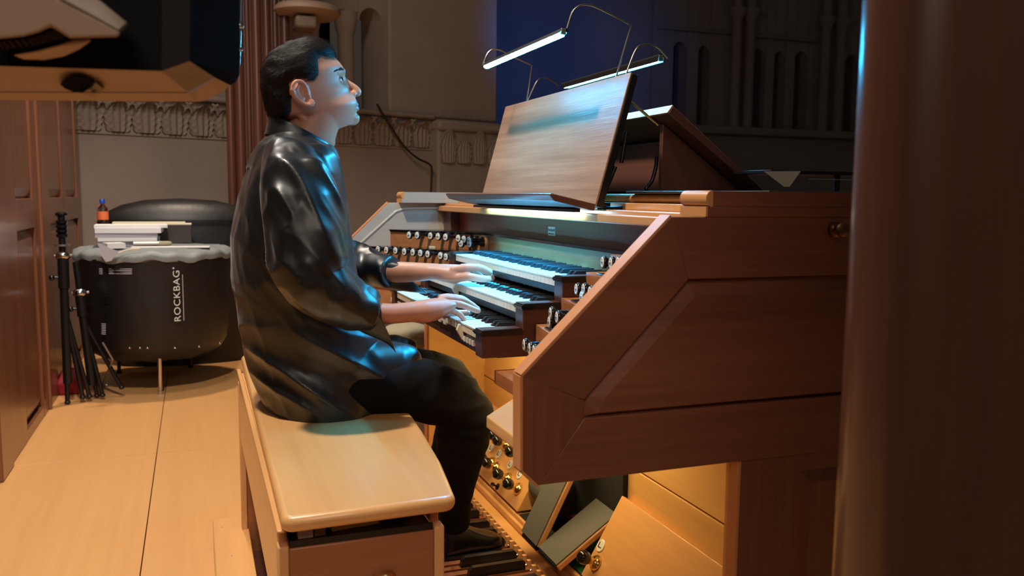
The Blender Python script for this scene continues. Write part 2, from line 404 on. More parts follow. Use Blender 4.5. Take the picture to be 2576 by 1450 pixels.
lm = leaf_mesh('carved_leaf', 0.20, hz * 0.97, 4, 0.16); lm.polygons.foreach_set('use_smooth', [True] * len(lm.polygons))
u = -0.15; k = 0
while u < u_pier0 - 0.08:
    o = put('carved_leaf', lm, wb, WP(u, zf0, 0.0), (0, 0, A)); o.scale = (0.92 + 0.16 * ((k * 37) % 10) / 10, 1, 1)
    for sx in (-1, 1):
        pass
    u += 0.205; k += 1
vm = MB()
for s in (-1, 1):
    vm.tube([np.array([s * (0.012 + 0.02 * (1 - t / 9.0)) + s * 0.028 * math.sin(t * 0.75) * (t > 4), -0.03 - 0.004 * t, hz * (0.62 + 0.035 * t)]) for t in range(10)], 0.011, 6)
sm = vm.mesh('carved_scroll', 'stone'); sm.polygons.foreach_set('use_smooth', [True] * len(sm.polygons))
u = -0.05
while u < u_pier0 - 0.08:
    put('carved_scroll', sm, wb, WP(u, zf0, 0.0), (0, 0, A)); u += 0.205
# the projecting pier with its palmette frieze
m = MB(); wbox(m, u_pier0, u_pier1, -0.4, zf1 - 0.06, -0.3, 0.10); pier = struct(m.build('wall_pier', 'stone', bevel=0.02))
zb = wall_uv(1150, 411, 0.1)[1]; zt = wall_uv(1150, 330, 0.1)[1]
pm = leaf_mesh('palmette', 0.17, (zt - zb) * 0.98, 5, 0.05); pm.polygons.foreach_set('use_smooth', [True] * len(pm.polygons))
uu = u_pier0 + 0.10; k = 0
while uu < u_pier1 - 0.04:
    o = put('palmette', pm, pier, WP(uu, zb, 0.10), (0, 0, A)); o.scale = (1, 1, 1.12 if k % 2 == 0 else 0.86); uu += 0.185; k += 1
m = MB(); wbox(m, u_pier0 - 0.02, u_pier1 + 0.02, zf1 - 0.10, zf1 + 0.0, -0.2, 0.15); m.build('abacus', 'stone', pier, bevel=0.03)
# upper storey: a niche with colonnettes, then the wide plain pier
un = [wall_uv(p, 150, -0.1)[0] for p in (690, 818, 868, 905, 962)]
ztop = 4.6
m = MB(); wbox(m, -1.2, un[1] - 0.12, zf1 + 0.02, ztop, -0.5, -0.1); wbox(m, un[4], u_pier1 - 0.02, zf1 + 0.02, ztop, -0.5, 0.02)
up = struct(m.build('wall_upper', 'stone', bevel=0.02))
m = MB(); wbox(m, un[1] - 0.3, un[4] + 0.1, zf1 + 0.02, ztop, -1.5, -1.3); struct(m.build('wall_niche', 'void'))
za = wall_uv(920, 18, -0.1)[1]
# arch head over the slim column gap
m = MB(); r = 0.5 * (un[4] - un[3]); cu_ = 0.5 * (un[4] + un[3]); pts = [(un[3], ztop), (un[3], za - r)] + [(cu_ - r * math.cos(math.pi * i / 14), za - r + r * math.sin(math.pi * i / 14)) for i in range(15)] + [(un[4], ztop)]
wprism(m, pts, -0.45, -0.1); m.build('arch_head', 'stone', up)
for (ua, ub, nm) in ((un[2], un[3], 0), (un[1] - 0.10, un[1], 0)):
    c = 0.5 * (ua + ub); R_ = 0.5 * abs(ub - ua)
    b = WP(c, 0, -0.22)
    MB().lathe([(R_ * 1.3, zf1 + 0.02), (R_ * 1.3, zf1 + 0.06), (R_, zf1 + 0.09), (R_, za - r - 0.12), (R_ * 1.1, za - r - 0.11), (R_ * 1.5, za - r + 0.02), (R_ * 1.5, za - r + 0.07)], b, n=20).build('colonnette', 'stone', up, smooth=True)
m = MB(); wprism(m, [(un[1] - 0.1, za - r + 0.07), (un[3] + 0.002, za - r + 0.07), (un[3] + 0.002, ztop), (un[1] - 0.1, ztop)], -0.45, -0.12); m.build('spandrel', 'stone', up)

# ------------------------------------------------------------------ the far side of the nave: blind arcade and gallery in the dark
FY = 11.5
def fx(px, py=200): p = at(px, py, Y=FY); return float(p[0])
def fz(py, px=1900): return float(at(px, py, Y=FY)[2])
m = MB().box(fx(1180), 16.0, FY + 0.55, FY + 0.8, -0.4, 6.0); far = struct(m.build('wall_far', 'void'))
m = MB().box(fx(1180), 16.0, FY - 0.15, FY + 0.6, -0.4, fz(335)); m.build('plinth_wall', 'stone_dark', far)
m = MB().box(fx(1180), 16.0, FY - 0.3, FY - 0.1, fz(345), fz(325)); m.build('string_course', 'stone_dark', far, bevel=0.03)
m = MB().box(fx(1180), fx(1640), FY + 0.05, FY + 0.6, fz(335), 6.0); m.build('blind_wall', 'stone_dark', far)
groups = [(1640, 1805, (1690, 1765)), (1885, 2045, (1900, 1950, 2005)), (2080, 2250, (2125, 2190))]
lanc = [(1692, 1728), (1755, 1785), (1893, 1925), (1946, 1975), (1998, 2032), (2125, 2160), (2175, 2210)]
ztl = fz(105)
def lancet(x0, x1, zs, z1):
    r = 0.5 * (x1 - x0); c = 0.5 * (x0 + x1)
    return [(c - r * math.cos(math.pi * i / 10), zs + 1.45 * r * math.sin(math.pi * i / 10)) for i in range(11)]
edges = [1640] + [v for l in lanc for v in l] + [2260]
for i in range(0, len(edges), 2):
    x0, x1 = fx(edges[i]), fx(edges[i + 1])
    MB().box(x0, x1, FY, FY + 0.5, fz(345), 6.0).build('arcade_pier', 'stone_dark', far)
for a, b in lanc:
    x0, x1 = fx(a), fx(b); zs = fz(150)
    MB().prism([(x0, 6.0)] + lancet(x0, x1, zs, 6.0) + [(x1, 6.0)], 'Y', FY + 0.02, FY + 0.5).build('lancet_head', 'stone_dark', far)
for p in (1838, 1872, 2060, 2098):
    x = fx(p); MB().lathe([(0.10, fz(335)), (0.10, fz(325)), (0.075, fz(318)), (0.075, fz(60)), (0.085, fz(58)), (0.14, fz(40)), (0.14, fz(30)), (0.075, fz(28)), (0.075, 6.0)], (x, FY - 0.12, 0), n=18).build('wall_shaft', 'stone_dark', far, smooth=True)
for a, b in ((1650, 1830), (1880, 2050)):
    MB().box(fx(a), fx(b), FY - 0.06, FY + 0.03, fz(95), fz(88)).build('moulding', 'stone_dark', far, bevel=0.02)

# ------------------------------------------------------------------ polished case pillar close on the right
D = 0.74
q = at(2131, 725, D=D); R_ = 0.048
dirx = np.array([CR[0], CR[1]]); dirx /= np.linalg.norm(dirx); diry = np.array([-dirx[1], dirx[0]])
rv = np.array([q[0], q[1]]) / math.hypot(q[0], q[1]); tm_ = math.pi / 2 + math.atan2(float(rv @ dirx), float(rv @ diry))
org = np.array([q[0], q[1]]) - dirx * (R_ - R_ * math.sin(tm_)) - diry * (R_ - R_ * math.cos(tm_))
arcp = [(R_ - R_ * math.sin(t), R_ - R_ * math.cos(t)) for t in [tm_ * 1.02 * (1 - i / 28.0) for i in range(29)]]
pl = [(0.34, 0.34), (arcp[0][0] + 0.22 * float(rv @ dirx) + 0.03, arcp[0][1] + 0.22 * float(rv @ diry))] + arcp + [(0.34, 0.0)]
P2 = [tuple(org + dirx * a + diry * b) for a, b in pl]
struct(MB().prism(P2, 'Z', 0.0, 2.6).build('pillar_right', 'pillar', smooth=True))
# ================================================================== THE ORGAN CONSOLE
con = thing('organ_console', 'wooden organ console with three manuals, draw stops and sloping panelled side', 'organ console', (0.9, 2.14, 0))
YN, YF = 1.12, 3.14           # outer faces of the two sides
TS = 0.03
def pxy(px, py, Y=YN): p = at(px, py, Y=Y); return (float(p[0]), float(p[2]))
XB = 1.75
ZT = 1.121
sT = (pxy(1690, 545)[0], ZT); sB = pxy(1315, 948); fB = pxy(1315, 1185); lB = pxy(1356, 1222); bR = pxy(1865, 1168)
bR = (bR[0], lB[1])
lB = (lB[0], lB[1])
OUT = [sT, sB, fB, lB, (XB, lB[1]), (XB, ZT)]
I_sb = pxy(1469, 1007); I_st = pxy(1733, 700); I_bl = pxy(1469, 1051)
ZI0 = 0.5 * (pxy(1469, 1051)[1] + pxy(2104, 999)[1]); ZI1 = 0.5 * (I_st[1] + pxy(2122, 694)[1])
I_sb = (I_sb[0], I_sb[1]); I_st = (I_st[0], ZI1); I_bl = (I_bl[0], ZI0)
XI = 1.62
def side(y0, y1, detailed, facing):
    V1, V2, V3 = ('veneer', 'veneer_z', 'veneer_d') if detailed else ('cool_lit_side',) * 3
    # framed side: mitred stiles and rails round a fielded panel, each piece of its own
    F = MB().prism([sT, sB, I_sb, I_st], 'Y', y0, y1).build('slanted_stile', V3, con, bevel=0.0012)
    MB().prism([sB, fB, lB, I_bl, I_sb], 'Y', y0, y1).build('front_stile', V2, con, bevel=0.0012)
    MB().prism([lB, (XB, lB[1]), (XI, ZI0), I_bl], 'Y', y0, y1).build('bottom_rail', V1, con, bevel=0.0012)
    MB().prism([sT, I_st, (XI, ZI1), (XB, ZT)], 'Y', y0, y1).build('top_rail', V1, con, bevel=0.0012)
    MB().prism([(XI, ZI0), (XB, lB[1]), (XB, ZT), (XI, ZI1)], 'Y', y0, y1).build('back_stile', V2, con, bevel=0.0012)
    o = [I_sb, I_bl, (XI, ZI0), (XI, ZI1), I_st]
    t0 = pxy(1530, 997); t1 = pxy(1752, 746)
    q = [t0, (t0[0] - 0.015, ZI0 + 0.006), (XI - 0.03, ZI0 + 0.006), (XI - 0.03, t1[1]), t1]
    ya, yb = (y0 + 0.012, y0 + 0.003) if facing < 0 else (y1 - 0.012, y1 - 0.003)
    m = MB(); m.loft([[(p[0], 0.5 * (y0 + y1), p[1]) for p in o], [(p[0], ya, p[1]) for p in o], [(p[0], yb, p[1]) for p in q]])
    m.build('fielded_panel', V1, con)
# slanting grain for the slanted stile
M['veneer_d'] = wood('veneer_d', (136, 80, 54), (100, 55, 37), 'X', 1.5, 0.42)
for n in M['veneer_d'].node_tree.nodes:
    if n.type == 'MAPPING': n.inputs['Rotation'].default_value = (0, math.radians(-46) * -1, 0)
side(YN, YN + TS, True, -1)
side(YF - TS, YF, False, 1)
# pale lipping along the front edges of both sides
def lipping(y0, y1):
    m = MB(); e = 0.004
    for a, b in ((sT, sB), (sB, fB), (fB, lB)):
        d = np.array([b[0] - a[0], b[1] - a[1]]); d /= np.linalg.norm(d); nrm = np.array([d[1], -d[0]])
        nrm = nrm if nrm[0] < 0 else -nrm
        aa, bb = np.array(a) + nrm * e, np.array(b) + nrm * e
        m.prism([tuple(a), tuple(b), tuple(bb), tuple(aa)], 'Y', y0, y1)
    m.build('edge_lipping', 'edge', con)
lipping(YN, YN + TS); lipping(YF - TS, YF)
# far side: inner face coloured grey-beige for the cool light on it, with a raised border
oi = [(sT[0] + 0.035, ZT - 0.03), (sB[0] + 0.045, sB[1] - 0.0), (fB[0] + 0.04, fB[1]), (1.2, fB[1]), (1.2, ZT - 0.03)]
MB().prism(oi, 'Y', YF - TS - 0.004, YF - TS).build('inner_field', 'cool_lit_side', con, bevel=0.002)
m = MB(); pts = [(sB[0] + 0.03, YF - TS - 0.003, sB[1] - 0.01)] + [(p[0], YF - TS - 0.003, p[1]) for p in [(sT[0] + 0.02 - 0.02, ZT - 0.055), (sT[0] + 0.035, ZT - 0.03), (sT[0] + 0.09, ZT - 0.02), (1.0, ZT - 0.018)]]
m.tube(spline(pts, 5), 0.005, 8); m.build('bead', 'cool_lit_side', con, smooth=True)
# feet: the lower sides, set back from the front
XF0 = pxy(1835, 1300)[0]; xf = pxy(1866, 1300)[0] - 0.0
XFT = float(at(1866, 1250, Y=YN)[0])
for y0, y1, f in ((YN + 0.004, YN + 0.03, -1), (YF - 0.03, YF - 0.004, 1)):
    MB().box(XFT, XB, y0, y1, 0.0, lB[1]).build('lower_side', 'veneer_z', con)
    MB().box(XFT - 0.006, XFT, y0, y1, 0.0, lB[1]).build('edge_lipping', 'edge', con, bevel=0.001)
xr = pxy(2015, 1185)[0]; zr = pxy(2015, 1188)[1]
ov = [(xr, 0.1), (1.6, 0.1), (1.6, zr), (xr, zr)]; iv = [(xr + 0.02, 0.12), (1.58, 0.12), (1.58, zr - 0.02), (xr + 0.02, zr - 0.02)]
m = MB(); m.loft([[(p[0], YN + 0.01, p[1]) for p in ov], [(p[0], YN + 0.004, p[1]) for p in ov], [(p[0], YN - 0.004, p[1]) for p in iv]]); m.build('lower_panel', 'veneer_z', con)
# kneehole back: boards along the console with an open joint
YI0, YI1 = YN + TS, YF - TS
XK = 1.05; zg = float(at(1700, 1246, X=XK)[2])
MB().box(XK, XK + 0.02, YI0, YI1, zg + 0.0025, 0.82).build('knee_board', 'knee', con, bevel=0.0015)
MB().box(XK, XK + 0.02, YI0, YI1, 0.18, zg - 0.0025).build('knee_board', 'knee', con, bevel=0.0015)
for y in (YI0, YI1 - 0.018): MB().box(XFT + 0.002, XK, y, y + 0.018, 0.0, lB[1] + 0.06).build('knee_side', 'knee', con)
MB().box(XB - 0.02, XB, YI0, YI1, 0, ZT).build('rear_panel', 'veneer', con)
# ------------------------------------------------------------------ top: roof, side arms with rounded noses, cross rail
MB().box(0.885, XB, YI0, YI1, 1.098, ZT).build('roof', 'ledge_wood', con, bevel=0.003)
lz1 = float(at(1115, 518, X=0.87, )[2]); lx = 0.87
MB().box(0.862, 1.2, YI0, YI1, 1.0915, 1.1115).build('front_ledge', 'ledge_wood', con, bevel=0.003)
NX = pxy(1775, 500)[0]
def nose(x0, x1, y0, y1, z0, z1, r=0.011, n=6):
    pr = [(x1, z0)] + [(x0 + r - r * math.sin(math.pi / 2 * i / n), z0 + r - r * math.cos(math.pi / 2 * i / n)) for i in range(n + 1)] + [(x0 + r - r * math.cos(math.pi / 2 * i / n), z1 - r + r * math.sin(math.pi / 2 * i / n)) for i in range(n + 1)] + [(x1, z1)]
    return MB().prism(pr, 'Y', y0, y1)
for y0, y1, nm in ((YN - 0.002, YN + 0.072, 'near'), (YF - 0.072, YF + 0.002, 'far')):
    nx = NX if nm == 'near' else float(at(990, 490, Y=YF - 0.07)[0])
    nx = 0.5 * (NX + 0.695)
    if nm == 'near': nx = NX
    nose(nx, XB, y0, y1, 1.137, 1.161).build('top_arm', 'veneer' if nm == 'near' else 'cool_lit_side', con, smooth=True)
    nose(nx - 0.0006, nx + 0.012, y0 - 0.0004, y1 + 0.0004, 1.1364, 1.1616, 0.0116).build('arm_nose', 'ledge_wood', con, smooth=True)
    MB().box(nx + 0.002, XB, y0, y1, 1.121, 1.137).build('arm_plinth', 'veneer' if nm == 'near' else 'cool_lit_side', con, bevel=0.0015)
    MB().box(nx, nx + 0.004, y0, y1, 1.1215, 1.1365).build('plinth_nose', 'ledge_wood', con)
nose(0.945, 1.0, YN + 0.072, YF - 0.072, 1.137, 1.158).build('cross_rail', 'ledge_wood', con, smooth=True)
MB().box(0.935, 1.01, YN + 0.072, YF - 0.072, ZT, 1.137).build('rail_plinth', 'ledge_wood', con, bevel=0.0015)
# black pimpled mat on the roof
MB().box(0.93, 1.72, YN + 0.10, YN + 0.62, 1.1585, 1.164).build('rubber_mat', 'black', con, bevel=0.002)
MB().box(1.0, XB - 0.01, YN + 0.08, YF - 0.08, ZT, 1.158).build('roof_deck', 'inner_dark', con)
# brass lock on the near side
lk = on_plane(2097, 578, (0, YN, 0), (0, 1, 0)); m = MB(); m.lathe([(0.0, 0), (0.0125, 0), (0.0125, 0.006), (0.008, 0.008), (0.008, 0.016), (0.011, 0.018), (0.011, 0.024), (0.006, 0.027), (0.0, 0.027)], lk, (0, -1, 0), 24)
m.build('lock_knob', 'brass_old', con, smooth=True) if 'brass_old' in M else None
# ------------------------------------------------------------------ nameboard with maker's plate
MB().box(0.92, 0.935, YI0, YI1, 1.0, 1.098).build('nameboard', 'walnut_y', con)
MB().box(0.885, 0.92, YI1 - 0.11, YI1 - 0.02, 1.0, 1.092).build('nameboard_block', 'inner_dark', con)
pc = at(1388.5, 582, X=0.9195); npl = MB().box(0.9175, 0.9203, pc[1] - 0.0235, pc[1] + 0.0235, pc[2] - 0.0125, pc[2] + 0.0125).build('nameplate', 'label', con, bevel=0.0006)
tm = text_mesh('lettering', 'Eisenbarth', 0.0115, 'ink', 0.0002); put('lettering', tm, npl, (0.9171, pc[1], pc[2] + 0.0035), (math.pi / 2, 0, -math.pi / 2))
m = MB()
for a, b in ((0.019, 0.006), (0.002, -0.005), (-0.008, -0.012), (-0.014, -0.019)): m.box(0.9170, 0.9174, pc[1] + b, pc[1] + a, pc[2] - 0.0085, pc[2] - 0.0055)
m.build('small_print', 'ink', npl)
# ------------------------------------------------------------------ manuals
X0 = [0.576, 0.670, 0.763]; ZK = [0.857, 0.911, 0.968]     # great below, then upwards
KN, KF = 1.746, 2.534; NW = 34; PW = (KF - KN) / NW
white = MB(); white.box(0.0, 0.135, -PW / 2 + 0.0006, PW / 2 - 0.0006, -0.003, 0.0); wk = white.mesh('white_key', 'ivory')
fr = MB(); fr.box(0.0015, 0.12, -PW / 2 + 0.0006, PW / 2 - 0.0006, -0.020, -0.003); fk = fr.mesh('key_front', 'keyfront')
bl = MB(); w0, w1 = 0.0058, 0.0045
bl.loft([[(0.0, -w0, 0), (0.0, w0, 0), (0.088, w0, 0), (0.088, -w0, 0)], [(0.0075, -w1, 0.0095), (0.0075, w1, 0.0095), (0.088, w1, 0.0095), (0.088, -w1, 0.0095)], [(0.0095, -w1 + 0.001, 0.0110), (0.0095, w1 - 0.001, 0.0110), (0.088, w1 - 0.001, 0.0110), (0.088, -w1 + 0.001, 0.0110)]])
bk = bl.mesh('black_key', 'ebony')
for r in range(3):
    x, z = X0[r], ZK[r]
    bed = MB().box(x + 0.006, x + 0.16, KN, KF, z - 0.036, z - 0.0205).build('manual', 'inner_dark', con)
    bed['label'] = ('lowest', 'middle', 'top')[r] + ' manual keyboard of the console, ivory naturals and black sharps'
    for i in range(NW):
        y = KF - (i + 0.5) * PW
        dz = -0.006 if (r == 0 and i in (20, 22)) else 0.0
        put('white_key', wk, bed, (x, y, z + dz)); put('key_front', fk, bed, (x, y, z + dz))
        if i < NW - 1 and i % 7 in (0, 1, 3, 4, 5):
            sh = {0: 0.0012, 1: -0.0012, 3: 0.0015, 4: 0, 5: -0.0015}[i % 7]
            put('black_key', bk, bed, (x + 0.049, y - PW / 2 + sh, z))
# risers between the manuals and the key slip under the lowest
for r in range(2):
    MB().box(X0[r] + 0.137, X0[r] + 0.15, KN, KF, ZK[r] - 0.02, ZK[r + 1] - 0.021).build('riser', 'inner', con)
    MB().box(X0[r + 1] + 0.004, X0[r] + 0.15, KN, KF, ZK[r + 1] - 0.036, ZK[r + 1] - 0.0215).build('riser_lip', 'black', con)
slip = MB().box(X0[0] + 0.008, X0[0] + 0.03, KN - 0.003, KF + 0.003, ZK[0] - 0.056, ZK[0] - 0.021).build('key_slip', 'inner_dark', con, bevel=0.001)
MB().box(X0[0] + 0.03, 0.93, 1.70, KF + 0.05, ZK[0] - 0.056, ZK[0] - 0.037).build('manual_floor', 'inner_dark', con)
pb = MB(); pb.box(-0.006, 0.0, -0.0045, 0.0045, -0.006, 0.006); pbm = pb.mesh('piston', 'ivory')
a = at(1166.5, 848.5, X=X0[0] + 0.008); b = at(1194.5, 864.5, X=X0[0] + 0.008)
for i in range(5): put('piston', pbm, con, (X0[0] + 0.008, a[1] + (b[1] - a[1]) * i / 4, 0.5 * (a[2] + b[2])))
for i in range(12): put('piston', pbm, con, (X0[0] + 0.008, 2.30 + 0.024 * i + (0.06 if i > 5 else 0), 0.5 * (a[2] + b[2])))
# tilted register tabs hanging under two key fronts
for (px, py, r) in ((1147, 714, 1), (1158, 818, 0)):
    p = at(px, py, X=X0[r] - 0.004); m = MB(); d = 0.006
    m.prism([(0, 0), (-0.004, 0.001), (-0.010, -0.012), (0.004, -0.036), (0.009, -0.036), (0.003, -0.010)], 'Y', -d, d)
    me = m.mesh('register_tab', 'cream'); put('register_tab', me, con, (p[0], p[1], ZK[r] - 0.004))
# stepped key blocks at both ends of the manuals
st = [(X0[0] - 0.005, ZK[0] - 0.055), (X0[0] - 0.005, ZK[0] - 0.001), (X0[1] - 0.006, ZK[0] - 0.001), (X0[1] - 0.006, ZK[1] - 0.001), (X0[2] - 0.006, ZK[1] - 0.001), (X0[2] - 0.006, ZK[2] + 0.0), (0.92, ZK[2] + 0.0), (0.92, ZK[0] - 0.055)]
for y0, y1 in ((1.698, KN - 0.003), (KF + 0.003, KF + 0.05)):
    MB().prism(st, 'Y', y0, y1).build('key_block', 'inner_dark', con, bevel=0.0015)
    for r in range(3):
        xe = (X0[r + 1] - 0.006) if r < 2 else 0.92
        m = MB()
        for k, (e, za, zb_) in enumerate(((0.004, -0.006, -0.003), (0.0065, -0.003, 0.001), (0.004, 0.001, 0.0035), (0.0, 0.0035, 0.006))):
            m.box(X0[r] - 0.005 - e, xe - 0.0005, y0 - e, y1 + (e if y1 > 2 else 0), ZK[r] + za, ZK[r] + zb_)
        m.build('block_cap', 'black_gloss', con)
        MB().box(X0[r] + 0.001, xe - 0.001, y0 + 0.006, y1 - 0.004, ZK[r] + 0.006, ZK[r] + 0.0065).build('cap_inlay', 'inner_dark', con)
# ------------------------------------------------------------------ stop jambs
stem = MB(); stem.lathe([(0.011, 0.0), (0.0075, 0.006), (0.0055, 0.018), (0.0055, 0.038), (0.009, 0.047), (0.0132, 0.051), (0.0138, 0.055), (0.0128, 0.0575), (0.0, 0.0575)], (0, 0, 0), (-1, 0, 0), 20)
sme = stem.mesh('stop_knob', 'black_gloss'); sme.polygons.foreach_set('use_smooth', [True] * len(sme.polygons))
fc = MB(); fc.lathe([(0.0113, 0.0570), (0.0113, 0.0582), (0.0098, 0.0590), (0.0, 0.0592)], (0, 0, 0), (-1, 0, 0), 20); fme = fc.mesh('stop_face', 'ivory')
tx = MB(); tx.box(-0.0597, -0.0590, -0.0065, 0.0065, -0.0008, 0.0008); tx.box(-0.0597, -0.0590, -0.0045, 0.0045, -0.0038, -0.0026); tx.box(-0.0597, -0.0590, -0.0012, 0.0012, 0.0050, 0.0062); tme = tx.mesh('stop_lettering', 'ink')
def knob(face_pt, nrm):
    n = np.array(nrm, float); n /= np.linalg.norm(n); ang = math.atan2(-n[1], -n[0])
    base = np.asarray(face_pt) - n * 0.058
    o = put('stop_knob', sme, con, base, (0, 0, ang)); put('stop_face', fme, o, (0, 0, 0)); put('stop_lettering', tme, o, (0, 0, 0))
DR = [(0.0, 0.0), (0.094, 0.057), (0.187, 0.112), (0.28, 0.166)]
# far jamb, turned towards the player
pa0 = np.array([0.90, 2.62]); pb0 = np.array([0.648, 2.945]); nf = np.array([-(pb0[1] - pa0[1]), (pb0[0] - pa0[0])]); nf /= np.linalg.norm(nf)
nf = nf if nf[0] < 0 else -nf
far_px = {0: [(1028, 592), (1048.6, 592.5), (1082, 594), (1101, 595.5), (1120, 597), (1152, 600), (1166, 602.5), (1179, 605)],
          1: [(950, 628), (971, 630), (994, 631), (1016, 634), (1037.6, 635.5), (1056.6, 637.5), (1075, 640), (1107, 644), (1120.6, 647), (1132, 650)]}
for r in range(4):
    dx, dz = DR[r]; a = pa0 - (dx, 0); b = pb0 - (dx, 0); z1 = 1.024 - dz; z0 = z1 - 0.058
    if r == 3: z0 = z1 - 0.07
    MB().prism([tuple(a), tuple(b), tuple(b + (0.13, 0)), tuple(a + (0.10, 0))], 'Z', z0, z1).build('stop_jamb', 'jamb', con)
    e = nf * 0.005; m = MB()
    for (o0, o1, za, zb_) in ((0.003, 0, -0.002, 0.002), (0.007, 0, 0.002, 0.0055)):
        m.prism([tuple(a + nf * o0), tuple(b + nf * o0), tuple(b + (0.13, 0)), tuple(a + (0.10, 0))], 'Z', z1 + za, z1 + zb_)
    m.build('jamb_moulding', 'black_gloss', con)
    nf3 = np.array([nf[0], nf[1], 0.0]); p0_ = np.array([a[0], a[1], 0]) + nf3 * 0.055; n3 = np.array([-0.935, -0.355, 0.0])
    if r in far_px:
        for (px, py) in far_px[r]: knob(on_plane(px, py, p0_, nf3), n3)
    if r == 0:
        for t in (0.13, 0.05): knob(np.array([a[0] + (b[0] - a[0]) * t, a[1] + (b[1] - a[1]) * t, z1 - 0.03]) + n3 * 0.058, n3)
    for t in ((0.45,) if r == 0 else (0.56,)):
        c = np.array([a[0] + (b[0] - a[0]) * (1 - t), a[1] + (b[1] - a[1]) * (1 - t), z1 - 0.05]) + n3 * 0.001
        m = MB(); m.box(-0.001, 0.001, -0.014, 0.014, -0.004, 0.004); put('engraved_strip', m.mesh('engraved_strip', 'cream'), con, c + nf3 * 0.002, (0, 0, math.atan2(-nf[1], -nf[0])))
# centre moulding above the top manual, and its board
MB().box(0.90, 0.93, 1.58, 2.62, 0.968, 1.022).build('music_rail', 'inner', con)
m = MB(); m.box(0.894, 0.94, 1.15, 2.62, 1.022, 1.026); m.box(0.890, 0.94, 1.15, 2.62, 1.026, 1.0295); m.build('rail_moulding', 'black_gloss', con)
# near jamb: nearly straight rows, mostly hidden by the sloping side
nn = np.array([-0.985, 0.17, 0]); nn /= np.linalg.norm(nn)
near_px = {0: [(1515, 660), (1535.5, 662), (1553, 661)], 1: [(1449, 728), (1467, 728), (1462, 747), (1483, 736)], 2: [(1384, 788), (1380.5, 811), (1400, 799)], 3: [(1317.5, 868), (1331, 878), (1342, 884)]}
for r in range(4):
    dx, dz = DR[r]; xb = 0.872 - 0.0595 * r; z1 = 1.040 - 0.056 * r; z0 = z1 - 0.055
    if r == 0: z1, z0 = 1.022, 0.975
    t = nn[1] / -nn[0]
    pl = [(xb, 1.694), (xb - t * 0.54, 1.152), (0.93, 1.152), (0.93, 1.694)]
    if r == 3: z0 = z1 - 0.105
    MB().prism(pl, 'Z', z0, z1).build('stop_jamb', 'jamb', con)
    if r: 
        m = MB(); pl2 = [(xb - 0.006, 1.63), (xb - 0.006 - t * 0.47, 1.152), (0.93, 1.152), (0.93, 1.63)]
        m.prism(pl2, 'Z', z1, z1 + 0.004); m.build('jamb_moulding', 'black_gloss', con)
    p0_ = np.array([xb, 1.694, 0]) + nn * 0.058
    for (px, py) in near_px[r]: knob(on_plane(px, py, p0_, nn), nn)
MB().prism([(0.60, 1.70), (0.60, 1.152), (0.9, 1.152), (0.9, 1.70)], 'Z', 0.7455, 0.775).build('jamb_base', 'inner', con, bevel=0.002)
# triangular corner shelf by the near side
c0 = at(1223, 1046, X=0.50); zs = float(c0[2]); c1 = at(1293, 1000, Z=zs)
kx = float((c1[1] - c0[1]) / (c1[0] - 0.50))
MB().prism([(0.50, float(c0[1])), (0.50, 1.151), (0.80, 1.151), (0.80, float(c0[1]) + 0.30 * kx)], 'Z', zs - 0.024, zs).build('corner_shelf', 'beech', con, bevel=0.004, seg=3)
# ------------------------------------------------------------------ toe boards with brass-based studs, swell shoes, crescendo roller
TP0 = np.array([0.93, 0, 0.20]); TN = np.array([-0.87, 0, 0.50]); TN /= np.linalg.norm(TN); td = np.array([0.5, 0, 0.87]); td /= np.linalg.norm(td)
def toe(y0, y1, up=0.20, dn=0.03):
    b, t = TP0 - td * dn, TP0 + td * up; k = TN * -0.025
    pr = [(b[0], b[2]), (t[0], t[2]), (t[0] + k[0], t[2] + k[2]), (b[0] + 0.05, b[2])]
    o = MB().prism(pr, 'Y', y0, y1).build('toe_board', 'beech', con, bevel=0.002)
    MB().prism([(b[0] + 0.02, b[2]), (t[0] + 0.02, t[2]), (XK, t[2]), (XK, b[2])], 'Y', y0 + 0.001, y0 + 0.02).build('toe_board_end', 'inner', con)
    return o
toe(2.37, 3.10); toe(1.16, 1.905)
MB().box(0.912, XK, YI0, YI1, 0.135, 0.165).build('toe_sill', 'beech', con, bevel=0.004)
MB().box(0.902, 0.917, YI0, YI1, 0.10, 0.150).build('sill_front', 'beech', con, bevel=0.003)
ts = MB(); ts.lathe([(0.021, 0), (0.021, 0.004), (0.016, 0.010), (0.010, 0.016), (0.010, 0.024), (0.014, 0.028), (0.0, 0.029)], (0, 0, 0), (0, 0, 1), 18); tsm = ts.mesh('toe_stud', 'brass'); tsm.polygons.foreach_set('use_smooth', [True] * len(tsm.polygons))
tb = MB(); tb.lathe([(0.0, 0.026), (0.012, 0.027), (0.0175, 0.034), (0.0185, 0.044), (0.015, 0.054), (0.007, 0.0595), (0.0, 0.060)], (0, 0, 0), (0, 0, 1), 18); tbm = tb.mesh('stud_head', 'black_gloss'); tbm.polygons.foreach_set('use_smooth', [True] * len(tbm.polygons))
rotT = Vector(tuple(TN)).to_track_quat('Z', 'X').to_euler()
def stud(px, py, h=0.045):
    p = on_plane(px, py, TP0 + TN * h, TN) - TN * h
    o = put('toe_stud', tsm, con, p, rotT); put('stud_head', tbm, o, (0, 0, 0))
for px, py in ((1249, 1108), (1281, 1136), (1236, 1094), (1222, 1164), (1250, 1192), (1276, 1217), (1210, 1152), (1466, 1402)): stud(px, py)
p = on_plane(1243, 1221, TP0 + TN * 0.015, TN) - TN * 0.015
MB().lathe([(0.011, 0), (0.011, 0.003), (0.003, 0.004), (0.003, 0.014), (0.007, 0.018), (0.006, 0.026), (0.0, 0.028)], p, TN, 14).build('toggle', 'black_gloss', con, smooth=True)
